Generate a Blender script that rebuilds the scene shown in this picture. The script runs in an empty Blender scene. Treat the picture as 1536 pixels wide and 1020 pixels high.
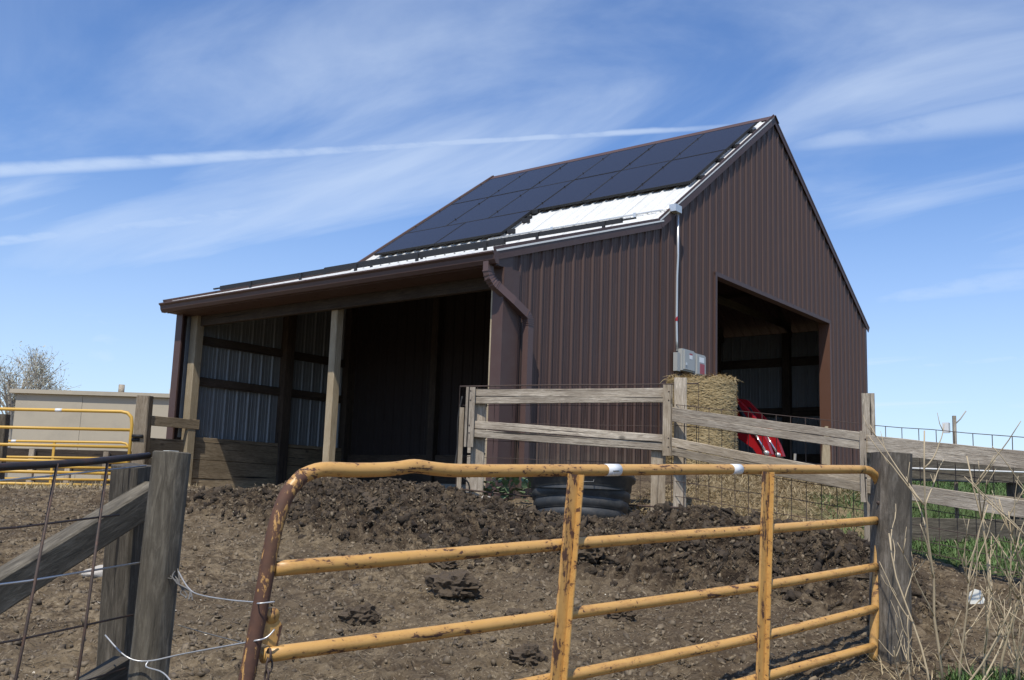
import bpy, bmesh, math, random
import numpy as np
from mathutils import Vector, Matrix, Quaternion, noise as mnoise

random.seed(7); rng = np.random.default_rng(7)
scene = bpy.context.scene
col = scene.collection

# ------------------------------------------------------------------ camera
FW = Vector((0.776, 0.612, 0.154)).normalized()
RT = Vector((0.615, -0.788, 0.034)); RT = (RT - FW*RT.dot(FW)).normalized()
UP = RT.cross(FW).normalized()
cam = bpy.data.cameras.new('camera'); cam_o = bpy.data.objects.new('camera', cam); col.objects.link(cam_o)
cam.sensor_width = 36.0; cam.lens = 35.156; cam.clip_start = 0.05; cam.clip_end = 3000
cam_o.matrix_world = Matrix(((RT.x, UP.x, -FW.x, -16.512), (RT.y, UP.y, -FW.y, -7.523), (RT.z, UP.z, -FW.z, 1.5), (0, 0, 0, 1)))
scene.camera = cam_o

# ------------------------------------------------------------------ sun and sky
SUN_D = Vector((1.0, 0.42, -1.87)).normalized()          # direction the light travels
sun = bpy.data.lights.new('sun', 'SUN'); sun_o = bpy.data.objects.new('sun', sun); col.objects.link(sun_o)
sun.energy = 4.2; sun.angle = math.radians(0.53); sun.color = (1.0, 0.94, 0.84)
sun_o.rotation_euler = SUN_D.to_track_quat('-Z', 'Y').to_euler(); sun_o.location = (-20, -10, 30)

def nd(nt, t, **kw):
    n = nt.nodes.new(t)
    for k, v in kw.items():
        if k == 'inp':
            for a, b in v.items(): n.inputs[a].default_value = b
        else: setattr(n, k, v)
    return n
def lk(nt, a, b): nt.links.new(a, b)
def mth(nt, op, a, b=None, c=None, clamp=False):
    n = nt.nodes.new('ShaderNodeMath'); n.operation = op; n.use_clamp = clamp
    for i, v in enumerate((a, b, c)):
        if v is None: continue
        if isinstance(v, (int, float)): n.inputs[i].default_value = v
        else: lk(nt, v, n.inputs[i])
    return n.outputs[0]
def vmth(nt, op, a, b=None):
    n = nt.nodes.new('ShaderNodeVectorMath'); n.operation = op
    for i, v in enumerate((a, b)):
        if v is None: continue
        if isinstance(v, (tuple, list)): n.inputs[i].default_value = v
        else: lk(nt, v, n.inputs[i])
    return n
def smooth(nt, x, lo, hi, a=0.0, b=1.0):
    n = nt.nodes.new('ShaderNodeMapRange'); n.interpolation_type = 'SMOOTHSTEP'
    lk(nt, x, n.inputs[0])
    for i, v in zip((1, 2, 3, 4), (lo, hi, a, b)): n.inputs[i].default_value = v
    return n.outputs[0]

world = bpy.data.worlds.new('World'); scene.world = world; world.use_nodes = True
wt = world.node_tree; wt.nodes.clear()
sky = nd(wt, 'ShaderNodeTexSky', sky_type='NISHITA', sun_disc=False)
sky.sun_elevation = math.radians(59.9); sky.sun_rotation = math.radians(247.2)
sky.altitude = 300; sky.air_density = 1.1; sky.dust_density = 0.25; sky.ozone_density = 3.5
tc = nd(wt, 'ShaderNodeTexCoord'); dirv = tc.outputs['Generated']
sep = nd(wt, 'ShaderNodeSeparateXYZ'); lk(wt, dirv, sep.inputs[0])
zc = mth(wt, 'MAXIMUM', mth(wt, 'ADD', sep.outputs[2], 0.12), 0.05)
pl = vmth(wt, 'DIVIDE', dirv); cz = nd(wt, 'ShaderNodeCombineXYZ')
for i in range(3): lk(wt, zc, cz.inputs[i])
lk(wt, cz.outputs[0], pl.inputs[1])                     # the cloud deck seen as a flat layer overhead
mp = nd(wt, 'ShaderNodeMapping'); mp.inputs['Rotation'].default_value = (0, 0, math.radians(38)); mp.inputs['Scale'].default_value = (1.7, 0.55, 0.02)
lk(wt, pl.outputs[0], mp.inputs[0])
n1 = nd(wt, 'ShaderNodeTexNoise', inp={'Scale': 1.25, 'Detail': 8.0, 'Roughness': 0.55, 'Distortion': 0.9}); lk(wt, mp.outputs[0], n1.inputs['Vector'])
mp2 = nd(wt, 'ShaderNodeMapping'); mp2.inputs['Location'].default_value = (3.1, 1.7, 0); mp2.inputs['Rotation'].default_value = (0, 0, math.radians(15)); mp2.inputs['Scale'].default_value = (0.8, 0.55, 0.02)
lk(wt, pl.outputs[0], mp2.inputs[0])
n2 = nd(wt, 'ShaderNodeTexNoise', inp={'Scale': 0.8, 'Detail': 3.0, 'Roughness': 0.5}); lk(wt, mp2.outputs[0], n2.inputs['Vector'])
c1 = mth(wt, 'MULTIPLY', smooth(wt, n1.outputs[0], 0.34, 0.76), smooth(wt, n2.outputs[0], 0.28, 0.62))
c1 = mth(wt, 'MULTIPLY', c1, 0.58)
n3 = nd(wt, 'ShaderNodeTexNoise', inp={'Scale': 9.0, 'Detail': 5.0, 'Roughness': 0.6}); lk(wt, pl.outputs[0], n3.inputs['Vector'])
def ray(px, py): return (FW + RT*((px-768)/1500.0) - UP*((py-510)/1500.0)).normalized()
def contrail(a, b, w0, w1, amt, fade_a, fade_b):
    """a trail of ice along a great circle of the sky; widths in radians at both ends"""
    ra, rb = Vector(a).normalized(), Vector(b).normalized()
    n = ra.cross(rb).normalized(); t = n.cross(ra).normalized(); ang = ra.angle(rb)
    wob = mth(wt, 'MULTIPLY', mth(wt, 'SUBTRACT', n3.outputs[0], 0.5), 0.0035)
    d = mth(wt, 'ADD', vmth(wt, 'DOT_PRODUCT', dirv, tuple(n)).outputs['Value'], wob)
    u = mth(wt, 'ARCTAN2', vmth(wt, 'DOT_PRODUCT', dirv, tuple(t)).outputs['Value'], vmth(wt, 'DOT_PRODUCT', dirv, tuple(ra)).outputs['Value'])
    u = mth(wt, 'DIVIDE', u, ang)
    w = mth(wt, 'MULTIPLY_ADD', u, w1-w0, w0); w = mth(wt, 'MAXIMUM', w, 0.0015)
    q = mth(wt, 'DIVIDE', mth(wt, 'ABSOLUTE', d), w)
    m = smooth(wt, q, 0.15, 1.0, 1.0, 0.0)
    m = mth(wt, 'MULTIPLY', m, smooth(wt, u, fade_a[0], fade_a[1])); m = mth(wt, 'MULTIPLY', m, smooth(wt, u, fade_b[0], fade_b[1], 1.0, 0.0))
    m = mth(wt, 'MULTIPLY', m, smooth(wt, n3.outputs[0], 0.2, 0.6, 0.55, 1.0))
    return mth(wt, 'MULTIPLY', m, amt)
cl = c1
trail_specs = [((0, 256), (1130, 187), 0.010, 0.0035, 0.52, (-0.5, -0.1), (0.8, 1.1)),
               ((0, 362), (600, 294), 0.008, 0.018, 0.42, (-0.5, -0.1), (0.55, 1.1)),
               ((1170, 222), (1536, 165), 0.009, 0.026, 0.36, (-0.1, 0.25), (0.9, 1.6)),
               ((1290, 455), (1560, 415), 0.009, 0.022, 0.34, (-0.2, 0.3), (0.9, 1.8)),
               ((1300, 556), (1560, 535), 0.003, 0.007, 0.4, (-0.2, 0.3), (0.9, 1.8))]
for a, b, w0, w1, amt, fa, fb in trail_specs:
    cl = mth(wt, 'MAXIMUM', cl, contrail(ray(*a), ray(*b), w0, w1, amt, fa, fb))
low = smooth(wt, sep.outputs[2], -0.02, 0.36, 0.50, 0.0)       # thin veil of cirrostratus seen edge-on near the horizon
cl = mth(wt, 'MAXIMUM', cl, low)
mixc = nd(wt, 'ShaderNodeMix', data_type='RGBA'); lk(wt, cl, mixc.inputs['Factor']); tint = nd(wt, 'ShaderNodeMix', data_type='RGBA', blend_type='MULTIPLY'); tint.inputs['Factor'].default_value = 1.0; lk(wt, sky.outputs[0], tint.inputs['A']); tint.inputs['B'].default_value = (1.0, 1.20, 1.52, 1); lk(wt, tint.outputs['Result'], mixc.inputs['A'])
mixc.inputs['B'].default_value = (7.4, 8.5, 10.0, 1)
bg = nd(wt, 'ShaderNodeBackground'); bg.inputs['Strength'].default_value = 0.1
lk(wt, mixc.outputs['Result'], bg.inputs['Color'])
wo = nd(wt, 'ShaderNodeOutputWorld'); lk(wt, bg.outputs[0], wo.inputs['Surface'])
vs = scene.view_settings
vs.view_transform = 'Standard'; vs.look = 'None'; vs.gamma = 1.0; vs.use_curve_mapping = False; vs.exposure = 0.1

# ------------------------------------------------------------------ materials
def newmat(name):
    m = bpy.data.materials.new(name); m.use_nodes = True; nt = m.node_tree
    return m, nt, nt.nodes['Principled BSDF']
def ramp(nt, fac, stops):
    r = nt.nodes.new('ShaderNodeValToRGB'); e = r.color_ramp.elements
    while len(e) < len(stops): e.new(0.5)
    for i, (p, c) in enumerate(stops): e[i].position = p; e[i].color = (*c, 1)
    lk(nt, fac, r.inputs[0]); return r.outputs[0]
def rnd_coords(nt, scale=(1, 1, 1), obj=True):
    t = nd(nt, 'ShaderNodeTexCoord'); oi = nd(nt, 'ShaderNodeObjectInfo')
    off = vmth(nt, 'MULTIPLY', oi.outputs['Random']); off.inputs[1].default_value = (37.0, 53.0, 71.0)
    m = nd(nt, 'ShaderNodeMapping'); m.inputs['Scale'].default_value = scale
    lk(nt, t.outputs['Object'], m.inputs[0])
    return vmth(nt, 'ADD', m.outputs[0], off.outputs[0]).outputs[0], oi.outputs['Random']
def bump(nt, bs, h, strength=0.3, dist=0.01):
    b = nd(nt, 'ShaderNodeBump', inp={'Strength': strength, 'Distance': dist}); lk(nt, h, b.inputs['Height']); lk(nt, b.outputs[0], bs.inputs['Normal'])
def noise(nt, vec, scale, detail=4, rough=0.55, dist=0.0):
    n = nd(nt, 'ShaderNodeTexNoise', inp={'Scale': scale, 'Detail': detail, 'Roughness': rough, 'Distortion': dist}); lk(nt, vec, n.inputs['Vector']); return n.outputs[0]
def mixrgb(nt, fac, a, b, mode='MIX'):
    n = nd(nt, 'ShaderNodeMix', data_type='RGBA', blend_type=mode)
    for s, v in (('Factor', fac), ('A', a), ('B', b)):
        if isinstance(v, (int, float)): n.inputs[s].default_value = v
        elif isinstance(v, tuple): n.inputs[s].default_value = (*v, 1)
        else: lk(nt, v, n.inputs[s])
    return n.outputs['Result']

def wood(name, dark, mid, light, crack=(0.015, 0.012, 0.01), rough=0.9, grain=1.0, crk=0.62):
    m, nt, bs = newmat(name)
    v, rnd = rnd_coords(nt, (2.4, 22*grain, 22*grain))
    g = noise(nt, v, 2.2, 9, 0.70, 1.1)
    v2, _ = rnd_coords(nt, (2.0, 5.0, 5.0)); blotch = noise(nt, v2, 0.8, 4)
    vf, _ = rnd_coords(nt, (6.0, 60*grain, 60*grain)); gf = noise(nt, vf, 1.6, 6, 0.75, 0.6); g = mth(nt, 'ADD', mth(nt, 'MULTIPLY', g, 0.62), mth(nt, 'MULTIPLY', gf, 0.38))
    vk, _ = rnd_coords(nt, (1.6, 2.6, 2.6)); vo = nd(nt, 'ShaderNodeTexVoronoi', inp={'Scale': 1.5}); lk(nt, vk, vo.inputs['Vector']); knot = smooth(nt, vo.outputs['Distance'], 0.04, 0.13, 1.0, 0.0)
    c = ramp(nt, g, [(0.36, dark), (0.5, mid), (0.63, light)])
    c = mixrgb(nt, mth(nt, 'MULTIPLY', knot, 0.65), c, crack)
    c = mixrgb(nt, smooth(nt, blotch, 0.35, 0.7), mixrgb(nt, 0.55, c, dark), c)
    v3, _ = rnd_coords(nt, (0.5, 30, 30)); k = noise(nt, v3, 1.0, 4, 0.6, 0.5)
    ck = smooth(nt, k, crk, crk+0.05)
    c = mixrgb(nt, ck, c, crack)
    hsv = nd(nt, 'ShaderNodeHueSaturation'); lk(nt, c, hsv.inputs['Color']); lk(nt, mth(nt, 'MULTIPLY_ADD', rnd, 0.5, 0.75), hsv.inputs['Value'])
    lk(nt, hsv.outputs[0], bs.inputs['Base Color']); bs.inputs['Roughness'].default_value = rough
    h = mth(nt, 'SUBTRACT', g, mth(nt, 'MULTIPLY', ck, 0.9)); bump(nt, bs, h, 0.8, 0.009)
    return m
def plain(name, c, rough=0.6, metal=0.0, var=0.12, scale=4.0, bstr=0.0, bscale=30, dirt=None, dirt_amt=0.3):
    m, nt, bs = newmat(name)
    v, rnd = rnd_coords(nt); n = noise(nt, v, scale, 5)
    hsv = nd(nt, 'ShaderNodeHueSaturation'); hsv.inputs['Color'].default_value = (*c, 1)
    lk(nt, mth(nt, 'MULTIPLY_ADD', n, var*2.4, 1-var*1.2), hsv.inputs['Value'])
    o = hsv.outputs[0]
    if dirt: o = mixrgb(nt, mth(nt, 'MULTIPLY', smooth(nt, noise(nt, v, scale*2.3, 7, 0.7), 0.45, 0.7), dirt_amt), o, dirt)
    lk(nt, o, bs.inputs['Base Color']); bs.inputs['Roughness'].default_value = rough; bs.inputs['Metallic'].default_value = metal
    lk(nt, mth(nt, 'MULTIPLY_ADD', n, 0.25, rough-0.12), bs.inputs['Roughness'])
    if bstr: bump(nt, bs, noise(nt, v, bscale, 5, 0.6), bstr, 0.01)
    return m
M = {}
M['wood_grey'] = wood('weathered grey wood', (0.16, 0.125, 0.09), (0.40, 0.34, 0.26), (0.62, 0.545, 0.43))
M['wood_tan'] = wood('weathered tan wood', (0.19, 0.145, 0.095), (0.39, 0.315, 0.22), (0.55, 0.47, 0.36))
M['wood_dark'] = wood('old dark wood', (0.038, 0.031, 0.022), (0.105, 0.088, 0.064), (0.22, 0.19, 0.145))
M['wood_post'] = wood('round post wood', (0.048, 0.040, 0.028), (0.128, 0.110, 0.080), (0.27, 0.238, 0.18), grain=0.7, crk=0.66)
M['wood_knotty'] = wood('knotty gate post wood', (0.05, 0.042, 0.032), (0.13, 0.11, 0.086), (0.25, 0.22, 0.18), grain=0.5, crk=0.68)
M['wood_plank'] = wood('stall plank wood', (0.13, 0.095, 0.055), (0.30, 0.23, 0.145), (0.43, 0.345, 0.23))
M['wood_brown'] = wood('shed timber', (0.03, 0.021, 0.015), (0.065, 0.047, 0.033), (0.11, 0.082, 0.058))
M['wood_new'] = wood('pale timber', (0.28, 0.215, 0.13), (0.42, 0.34, 0.22), (0.52, 0.45, 0.32), crk=0.72)
M['brown'] = plain('brown painted steel', (0.066, 0.037, 0.031), 0.62, 0, 0.08, 2.0, dirt=(0.12, 0.095, 0.08), dirt_amt=0.22)
def streaked(name, c):
    m, nt, bs = newmat(name); g = nd(nt, 'ShaderNodeNewGeometry'); pos = g.outputs['Position']
    mp = nd(nt, 'ShaderNodeMapping'); mp.inputs['Scale'].default_value = (7.0, 7.0, 0.22); lk(nt, pos, mp.inputs[0])
    st = noise(nt, mp.outputs[0], 1.6, 6, 0.65); bl = noise(nt, pos, 0.8, 4); sx = nd(nt, 'ShaderNodeSeparateXYZ'); lk(nt, pos, sx.inputs[0])
    hsv = nd(nt, 'ShaderNodeHueSaturation'); hsv.inputs['Color'].default_value = (*c, 1); lk(nt, mth(nt, 'MULTIPLY_ADD', st, 0.55, mth(nt, 'MULTIPLY_ADD', bl, 0.35, 0.56)), hsv.inputs['Value'])
    o = mixrgb(nt, mth(nt, 'MULTIPLY', smooth(nt, st, 0.58, 0.74), 0.25), hsv.outputs[0], (0.15, 0.115, 0.10))
    hgt = mth(nt, 'ADD', sx.outputs[2], mth(nt, 'MULTIPLY', noise(nt, pos, 5.0, 6, 0.7), -0.9))
    o = mixrgb(nt, smooth(nt, hgt, 1.25, 2.05, 0.55, 0.0), o, (0.16, 0.125, 0.09))
    lk(nt, o, bs.inputs['Base Color']); lk(nt, mth(nt, 'MULTIPLY_ADD', bl, 0.25, 0.48), bs.inputs['Roughness'])
    mp2 = nd(nt, 'ShaderNodeMapping'); mp2.inputs['Scale'].default_value = (2.2, 2.2, 0.7); lk(nt, pos, mp2.inputs[0]); bump(nt, bs, noise(nt, mp2.outputs[0], 1.3, 2), 0.35, 0.03)
    return m
M['brown'] = streaked('weathered brown siding', (0.073, 0.039, 0.029))
M['brown_trim'] = plain('brown trim steel', (0.080, 0.043, 0.034), 0.55, 0, 0.08, 2.0, dirt=(0.12, 0.095, 0.08), dirt_amt=0.18)
M['shaded_brown'] = plain('brown steel darkened for shade', (0.022, 0.015, 0.013), 0.8, 0, 0.1, 2.0)  # divider steel: the lean-to's deep shade is put into its colour
M['spout'] = plain('faded brown downspout', (0.105, 0.064, 0.056), 0.5, 0, 0.08, 2.0)
M['rust_trim'] = plain('reddish brown jamb', (0.11, 0.052, 0.032), 0.5, 0, 0.1, 2.0)
M['white_roof'] = plain('white roof steel', (0.66, 0.66, 0.63), 0.5, 0, 0.03, 2.0, dirt=(0.45, 0.43, 0.38), dirt_amt=0.25)
M['galv'] = plain('galvanised sheet', (0.22, 0.24, 0.255), 0.5, 0.2, 0.10, 3.0, dirt=(0.18, 0.17, 0.15), dirt_amt=0.3)
M['pvgrey'] = plain('grey enclosure steel', (0.36, 0.37, 0.355), 0.5, 0, 0.04, 4.0)
M['conduit'] = plain('galvanised conduit', (0.62, 0.63, 0.62), 0.35, 0.5, 0.05, 5.0)
M['black_metal'] = plain('black anodised metal', (0.012, 0.012, 0.013), 0.65, 0.0, 0.1, 5.0)
M['steel_black'] = plain('dark steel pipe', (0.035, 0.028, 0.026), 0.5, 0.3, 0.25, 9.0, dirt=(0.09, 0.045, 0.03), dirt_amt=0.6)
M['wire_rust'] = plain('rusty wire', (0.07, 0.05, 0.04), 0.7, 0.2, 0.3, 12.0, dirt=(0.16, 0.08, 0.05), dirt_amt=0.5)
M['wire_galv'] = plain('galvanised wire', (0.55, 0.55, 0.54), 0.4, 0.6, 0.15, 12.0)
M['wire_dull'] = plain('dull grey wire', (0.16, 0.155, 0.145), 0.6, 0.4, 0.2, 12.0)
M['white_tag'] = plain('white sticker', (0.75, 0.76, 0.76), 0.5, 0, 0.06, 8.0)
M['concrete'] = plain('concrete', (0.33, 0.31, 0.27), 0.95, 0, 0.14, 5.0, 0.4, 40, dirt=(0.16, 0.13, 0.1), dirt_amt=0.6)
M['red'] = plain('red machine paint', (0.32, 0.010, 0.014), 0.3, 0, 0.08, 3.0)
M['rubber'] = plain('black rubber', (0.02, 0.02, 0.02), 0.8, 0, 0.2, 6.0)
M['chrome'] = plain('bright steel', (0.6, 0.6, 0.6), 0.2, 0.9, 0.05, 3.0)
M['tank'] = plain('dark grey tank plastic', (0.032, 0.034, 0.035), 0.55, 0, 0.2, 3.0, 0.15, 14, dirt=(0.11, 0.095, 0.075), dirt_amt=0.5)
M['beige'] = plain('beige siding', (0.42, 0.37, 0.28), 0.7, 0, 0.07, 0.5, dirt=(0.28, 0.25, 0.2), dirt_amt=0.35)
M['beige_light'] = plain('lit-side beige and cream siding', (0.56, 0.53, 0.44), 0.7, 0, 0.05, 0.5)  # shed end's sunlit tone put into the colour; cream wall on far building
M['offwhite'] = plain('off white metal', (0.7, 0.7, 0.68), 0.5, 0, 0.05, 1.0)
M['stone'] = plain('pale stone', (0.45, 0.41, 0.35), 0.9, 0, 0.2, 12.0, 0.4, 40)
M['greystone'] = plain('grey stone', (0.22, 0.21, 0.20), 0.9, 0, 0.2, 12.0, 0.4, 40)
M['paper'] = plain('weathered white plastic', (0.72, 0.70, 0.62), 0.6, 0, 0.06, 10.0)
M['bark'] = plain('bark', (0.34, 0.31, 0.26), 0.9, 0, 0.2, 6.0)
def leafmat(name, c, c2, trans=0.3, scale=6.0):
    m, nt, bs = newmat(name)
    g = nd(nt, 'ShaderNodeNewGeometry'); n = noise(nt, g.outputs['Position'], scale, 3)
    r = g.outputs['Random Per Island']
    lk(nt, mixrgb(nt, mth(nt, 'MULTIPLY_ADD', r, 0.7, mth(nt, 'MULTIPLY_ADD', n, 0.8, -0.25), clamp=True), c, c2), bs.inputs['Base Color'])
    bs.inputs['Roughness'].default_value = 0.7
    try: bs.inputs['Transmission Weight'].default_value = 0.0
    except Exception: pass
    return m
M['grass'] = leafmat('grass blades', (0.035, 0.085, 0.016), (0.115, 0.185, 0.045), scale=2.0)
M['straw'] = leafmat('dry straw', (0.22, 0.165, 0.085), (0.46, 0.37, 0.215), scale=3.0)
M['hay'] = leafmat('hay strands', (0.30, 0.21, 0.09), (0.62, 0.485, 0.26), scale=5.0)
M['muck_straw'] = leafmat('soiled straw', (0.10, 0.075, 0.045), (0.33, 0.265, 0.165), scale=5.0)
M['stalk'] = leafmat('dry weed stalk', (0.30, 0.225, 0.125), (0.52, 0.43, 0.285), scale=8.0)
M['leaf'] = leafmat('weed leaf', (0.06, 0.11, 0.045), (0.17, 0.23, 0.12), scale=14.0)
M['bud'] = leafmat('budding twig leaf', (0.30, 0.29, 0.21), (0.44, 0.43, 0.32), scale=1.0)
M['chip'] = leafmat('pale chips', (0.40, 0.33, 0.22), (0.70, 0.64, 0.52), scale=9.0)

def mat_yellow(name, rust_bias, stile=False):
    m, nt, bs = newmat(name)
    g = nd(nt, 'ShaderNodeNewGeometry'); pos = g.outputs['Position']
    mp = nd(nt, 'ShaderNodeMapping'); mp.inputs['Scale'].default_value = (2.2, 7.0, 13.0) if not stile else (11.0, 11.0, 2.6); lk(nt, pos, mp.inputs[0])
    a = noise(nt, mp.outputs[0], 2.4, 7, 0.68, 0.4)
    b = noise(nt, pos, 46.0, 3, 0.6)
    sx = nd(nt, 'ShaderNodeSeparateXYZ'); lk(nt, pos, sx.inputs[0])
    r = mth(nt, 'ADD', mth(nt, 'MULTIPLY_ADD', a, 0.78, 0.0), mth(nt, 'MULTIPLY', b, 0.22))
    k = smooth(nt, r, 0.56-rust_bias, 0.60-rust_bias)
    big = noise(nt, pos, 1.1, 2)
    k = mth(nt, 'MULTIPLY', k, smooth(nt, big, 0.36, 0.5, 0.15 if not stile else 0.8, 1.0))
    fine = smooth(nt, b, 0.63, 0.67)
    k = mth(nt, 'MAXIMUM', k, mth(nt, 'MULTIPLY', fine, smooth(nt, a, 0.40, 0.52)))
    base = mixrgb(nt, noise(nt, pos, 7.0, 4), (0.50, 0.272, 0.070), (0.60, 0.35, 0.115))
    rust = mixrgb(nt, noise(nt, pos, 30.0, 4), (0.045, 0.024, 0.017), (0.13, 0.056, 0.03))
    stain = mth(nt, 'MULTIPLY', smooth(nt, r, 0.46-rust_bias, 0.58-rust_bias), 0.35); base = mixrgb(nt, stain, base, (0.30, 0.13, 0.04))
    lk(nt, mixrgb(nt, k, base, rust), bs.inputs['Base Color'])
    lk(nt, mth(nt, 'MULTIPLY_ADD', k, 0.35, 0.42), bs.inputs['Roughness'])
    bump(nt, bs, mth(nt, 'SUBTRACT', 1.0, k), 0.35, 0.002)
    return m
M['yellow'] = mat_yellow('chipped yellow paint', 0.0)
M['yellow_rusty'] = mat_yellow('rusting yellow paint', 0.045, True)
M['stile_rust'] = mat_yellow('mostly rusted yellow paint', 0.13, True)
M['yellow_far'] = plain('yellow gate paint', (0.60, 0.36, 0.06), 0.45, 0, 0.06, 3.0)

# solar glass: dark cells under glass
m, nt, bs = newmat('solar glass'); t = nd(nt, 'ShaderNodeTexCoord'); s_ = nd(nt, 'ShaderNodeSeparateXYZ'); lk(nt, t.outputs['Object'], s_.inputs[0])
def lines(o, per, wd):
    f = mth(nt, 'FRACT', mth(nt, 'DIVIDE', o, per)); return mth(nt, 'LESS_THAN', mth(nt, 'ABSOLUTE', mth(nt, 'SUBTRACT', f, 0.5)), wd)
gl = mth(nt, 'MAXIMUM', lines(s_.outputs[0], 0.1275, 0.012), lines(s_.outputs[1], 0.1275, 0.012))
lk(nt, mixrgb(nt, gl, (0.022, 0.017, 0.014), (0.030, 0.025, 0.022)), bs.inputs['Base Color'])
bs.inputs['Roughness'].default_value = 0.22; bs.inputs['IOR'].default_value = 1.40
M['pv'] = m

# ------------------------------------------------------------------ helpers
def link(o, parent=None):
    col.objects.link(o)
    if parent is not None:
        o.parent = parent; o.matrix_parent_inverse = world_of(parent).inverted()
    return o
WM = {}
def world_of(o): return WM[o.name]
def mk(name, verts, faces, mat, parent=None, smooth_f=False, mtx=None):
    me = bpy.data.meshes.new(name); me.from_pydata([tuple(v) for v in verts], [], faces); me.update()
    if mat is not None: me.materials.append(mat)
    if smooth_f: me.polygons.foreach_set('use_smooth', [True]*len(me.polygons))
    o = bpy.data.objects.new(name, me)
    mtx = mtx or Matrix.Identity(4); WM[o.name] = mtx
    col.objects.link(o)
    if parent is not None: o.parent = parent; o.matrix_parent_inverse = Matrix.Identity(4); o.matrix_basis = world_of(parent).inverted() @ mtx
    else: o.matrix_basis = mtx
    return o
def shared(name, me, mtx, parent):
    o = bpy.data.objects.new(name, me); WM[o.name] = mtx; col.objects.link(o)
    if parent is not None: o.parent = parent; o.matrix_basis = world_of(parent).inverted() @ mtx
    else: o.matrix_basis = mtx
    return o
def tag(o, label, cat, group=None, kind=None):
    o['label'] = label; o['category'] = cat
    if group: o['group'] = group
    if kind: o['kind'] = kind
    return o
def thing(name, loc, label, cat, group=None):
    o = bpy.data.objects.new(name, None); o.empty_display_size = 0.2; col.objects.link(o)
    WM[o.name] = Matrix.Translation(Vector(loc)); o.location = loc
    return tag(o, label, cat, group)
def frame(A, B, up=(0, 0, 1)):
    A, B = Vector(A), Vector(B); x = (B-A).normalized(); u = Vector(up)
    if abs(x.dot(u.normalized())) > 0.99: u = Vector((0, 1, 0))
    y = u.cross(x).normalized(); z = x.cross(y)
    return Matrix(((x.x, y.x, z.x, A.x), (x.y, y.y, z.y, A.y), (x.z, y.z, z.z, A.z), (0, 0, 0, 1))), (B-A).length
def board(name, A, B, w, t, mat, parent=None, up=(0, 0, 1), jit=0.012, w2=None, warp=0.0, ch=0.08):
    """plank from A to B (centre line); w measured along up, t across; length along local X so the grain runs with it"""
    mtx, L = frame(A, B, up); n = max(2, int(L/0.22)+1); V = []; F = []
    rd = random.Random(hash((round(A[0], 3), round(A[1], 3), round(B[2], 3), round(w, 3))) & 0xffff)
    c = min(w, t)*ch; ph = rd.random()*6
    for i in range(n+1):
        x = L*i/n; ww = w + ((w2-w)*i/n if w2 else 0)
        a = (1+rd.uniform(-jit, jit))*ww/2; b = (1+rd.uniform(-jit, jit))*ww/2; hy = t/2*(1+rd.uniform(-jit, jit))
        oz = warp*math.sin(ph+x*1.7); oy = warp*math.cos(ph*1.3+x*1.3)
        for (y, z) in ((-hy+c, -b), (hy-c, -b), (hy, -b+c), (hy, a-c), (hy-c, a), (-hy+c, a), (-hy, a-c), (-hy, -b+c)):
            V.append((x, y+oy, z+oz))
    for i in range(n):
        for k in range(8):
            p, q = i*8+k, i*8+(k+1) % 8; F.append((p, p+8, q+8, q))
    F.append(tuple(range(8))); F.append(tuple(n*8+k for k in reversed(range(8))))
    return mk(name, V, F, mat, parent, False, mtx)
def tube_geo(pts, r, seg=10, r2=None, cap=True):
    P = [Vector(p) for p in pts]; n = len(P); V = []; F = []
    T = [(P[min(i+1, n-1)]-P[max(i-1, 0)]).normalized() for i in range(n)]
    u = Vector((0, 0, 1)) if abs(T[0].z) < 0.9 else Vector((1, 0, 0))
    u = (u - T[0]*u.dot(T[0])).normalized()
    for i in range(n):
        if i: q = T[i-1].rotation_difference(T[i]); u = q @ u; u = (u - T[i]*u.dot(T[i])).normalized()
        v = T[i].cross(u); rr = r[i] if isinstance(r, (list, tuple)) else (r + ((r2-r)*i/(n-1) if r2 is not None else 0))
        for k in range(seg):
            a = 2*math.pi*k/seg; V.append(P[i]+u*math.cos(a)*rr+v*math.sin(a)*rr)
    for i in range(n-1):
        for k in range(seg):
            p, q = i*seg+k, i*seg+(k+1) % seg; F.append((p, q, q+seg, p+seg))
    if cap: F.append(tuple(reversed(range(seg)))); F.append(tuple((n-1)*seg+k for k in range(seg)))
    return V, F
class Acc:
    def __init__(s): s.V = []; s.F = []
    def add(s, V, F):
        b = len(s.V); s.V += [tuple(v) for v in V]; s.F += [tuple(i+b for i in f) for f in F]; return s
    def tube(s, pts, r, seg=6, r2=None, cap=True): return s.add(*tube_geo(pts, r, seg, r2, cap))
    def box(s, lo, hi):
        x0, y0, z0 = lo; x1, y1, z1 = hi
        return s.add([(x0, y0, z0), (x1, y0, z0), (x1, y1, z0), (x0, y1, z0), (x0, y0, z1), (x1, y0, z1), (x1, y1, z1), (x0, y1, z1)],
                     [(0, 3, 2, 1), (4, 5, 6, 7), (0, 1, 5, 4), (1, 2, 6, 5), (2, 3, 7, 6), (3, 0, 4, 7)])
    def prism(s, prof, mapf, a, b):
        """closed profile extruded between a and b; mapf(p, s) -> xyz"""
        n = len(prof); V = [mapf(p, a) for p in prof]+[mapf(p, b) for p in prof]
        F = [(i, (i+1) % n, n+(i+1) % n, n+i) for i in range(n)]+[tuple(reversed(range(n))), tuple(range(n, 2*n))]
        return s.add(V, F)
    def mk(s, name, mat, parent=None, sm=False, origin=None):
        if origin is not None:
            o = Vector(origin); return mk(name, [Vector(v)-o for v in s.V], s.F, mat, parent, sm, Matrix.Translation(o))
        return mk(name, s.V, s.F, mat, parent, sm)
def tube(name, pts, r, mat, parent=None, seg=10, r2=None, sm=True):
    V, F = tube_geo(pts, r, seg, r2)
    return mk(name, V, F, mat, parent, sm)
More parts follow.
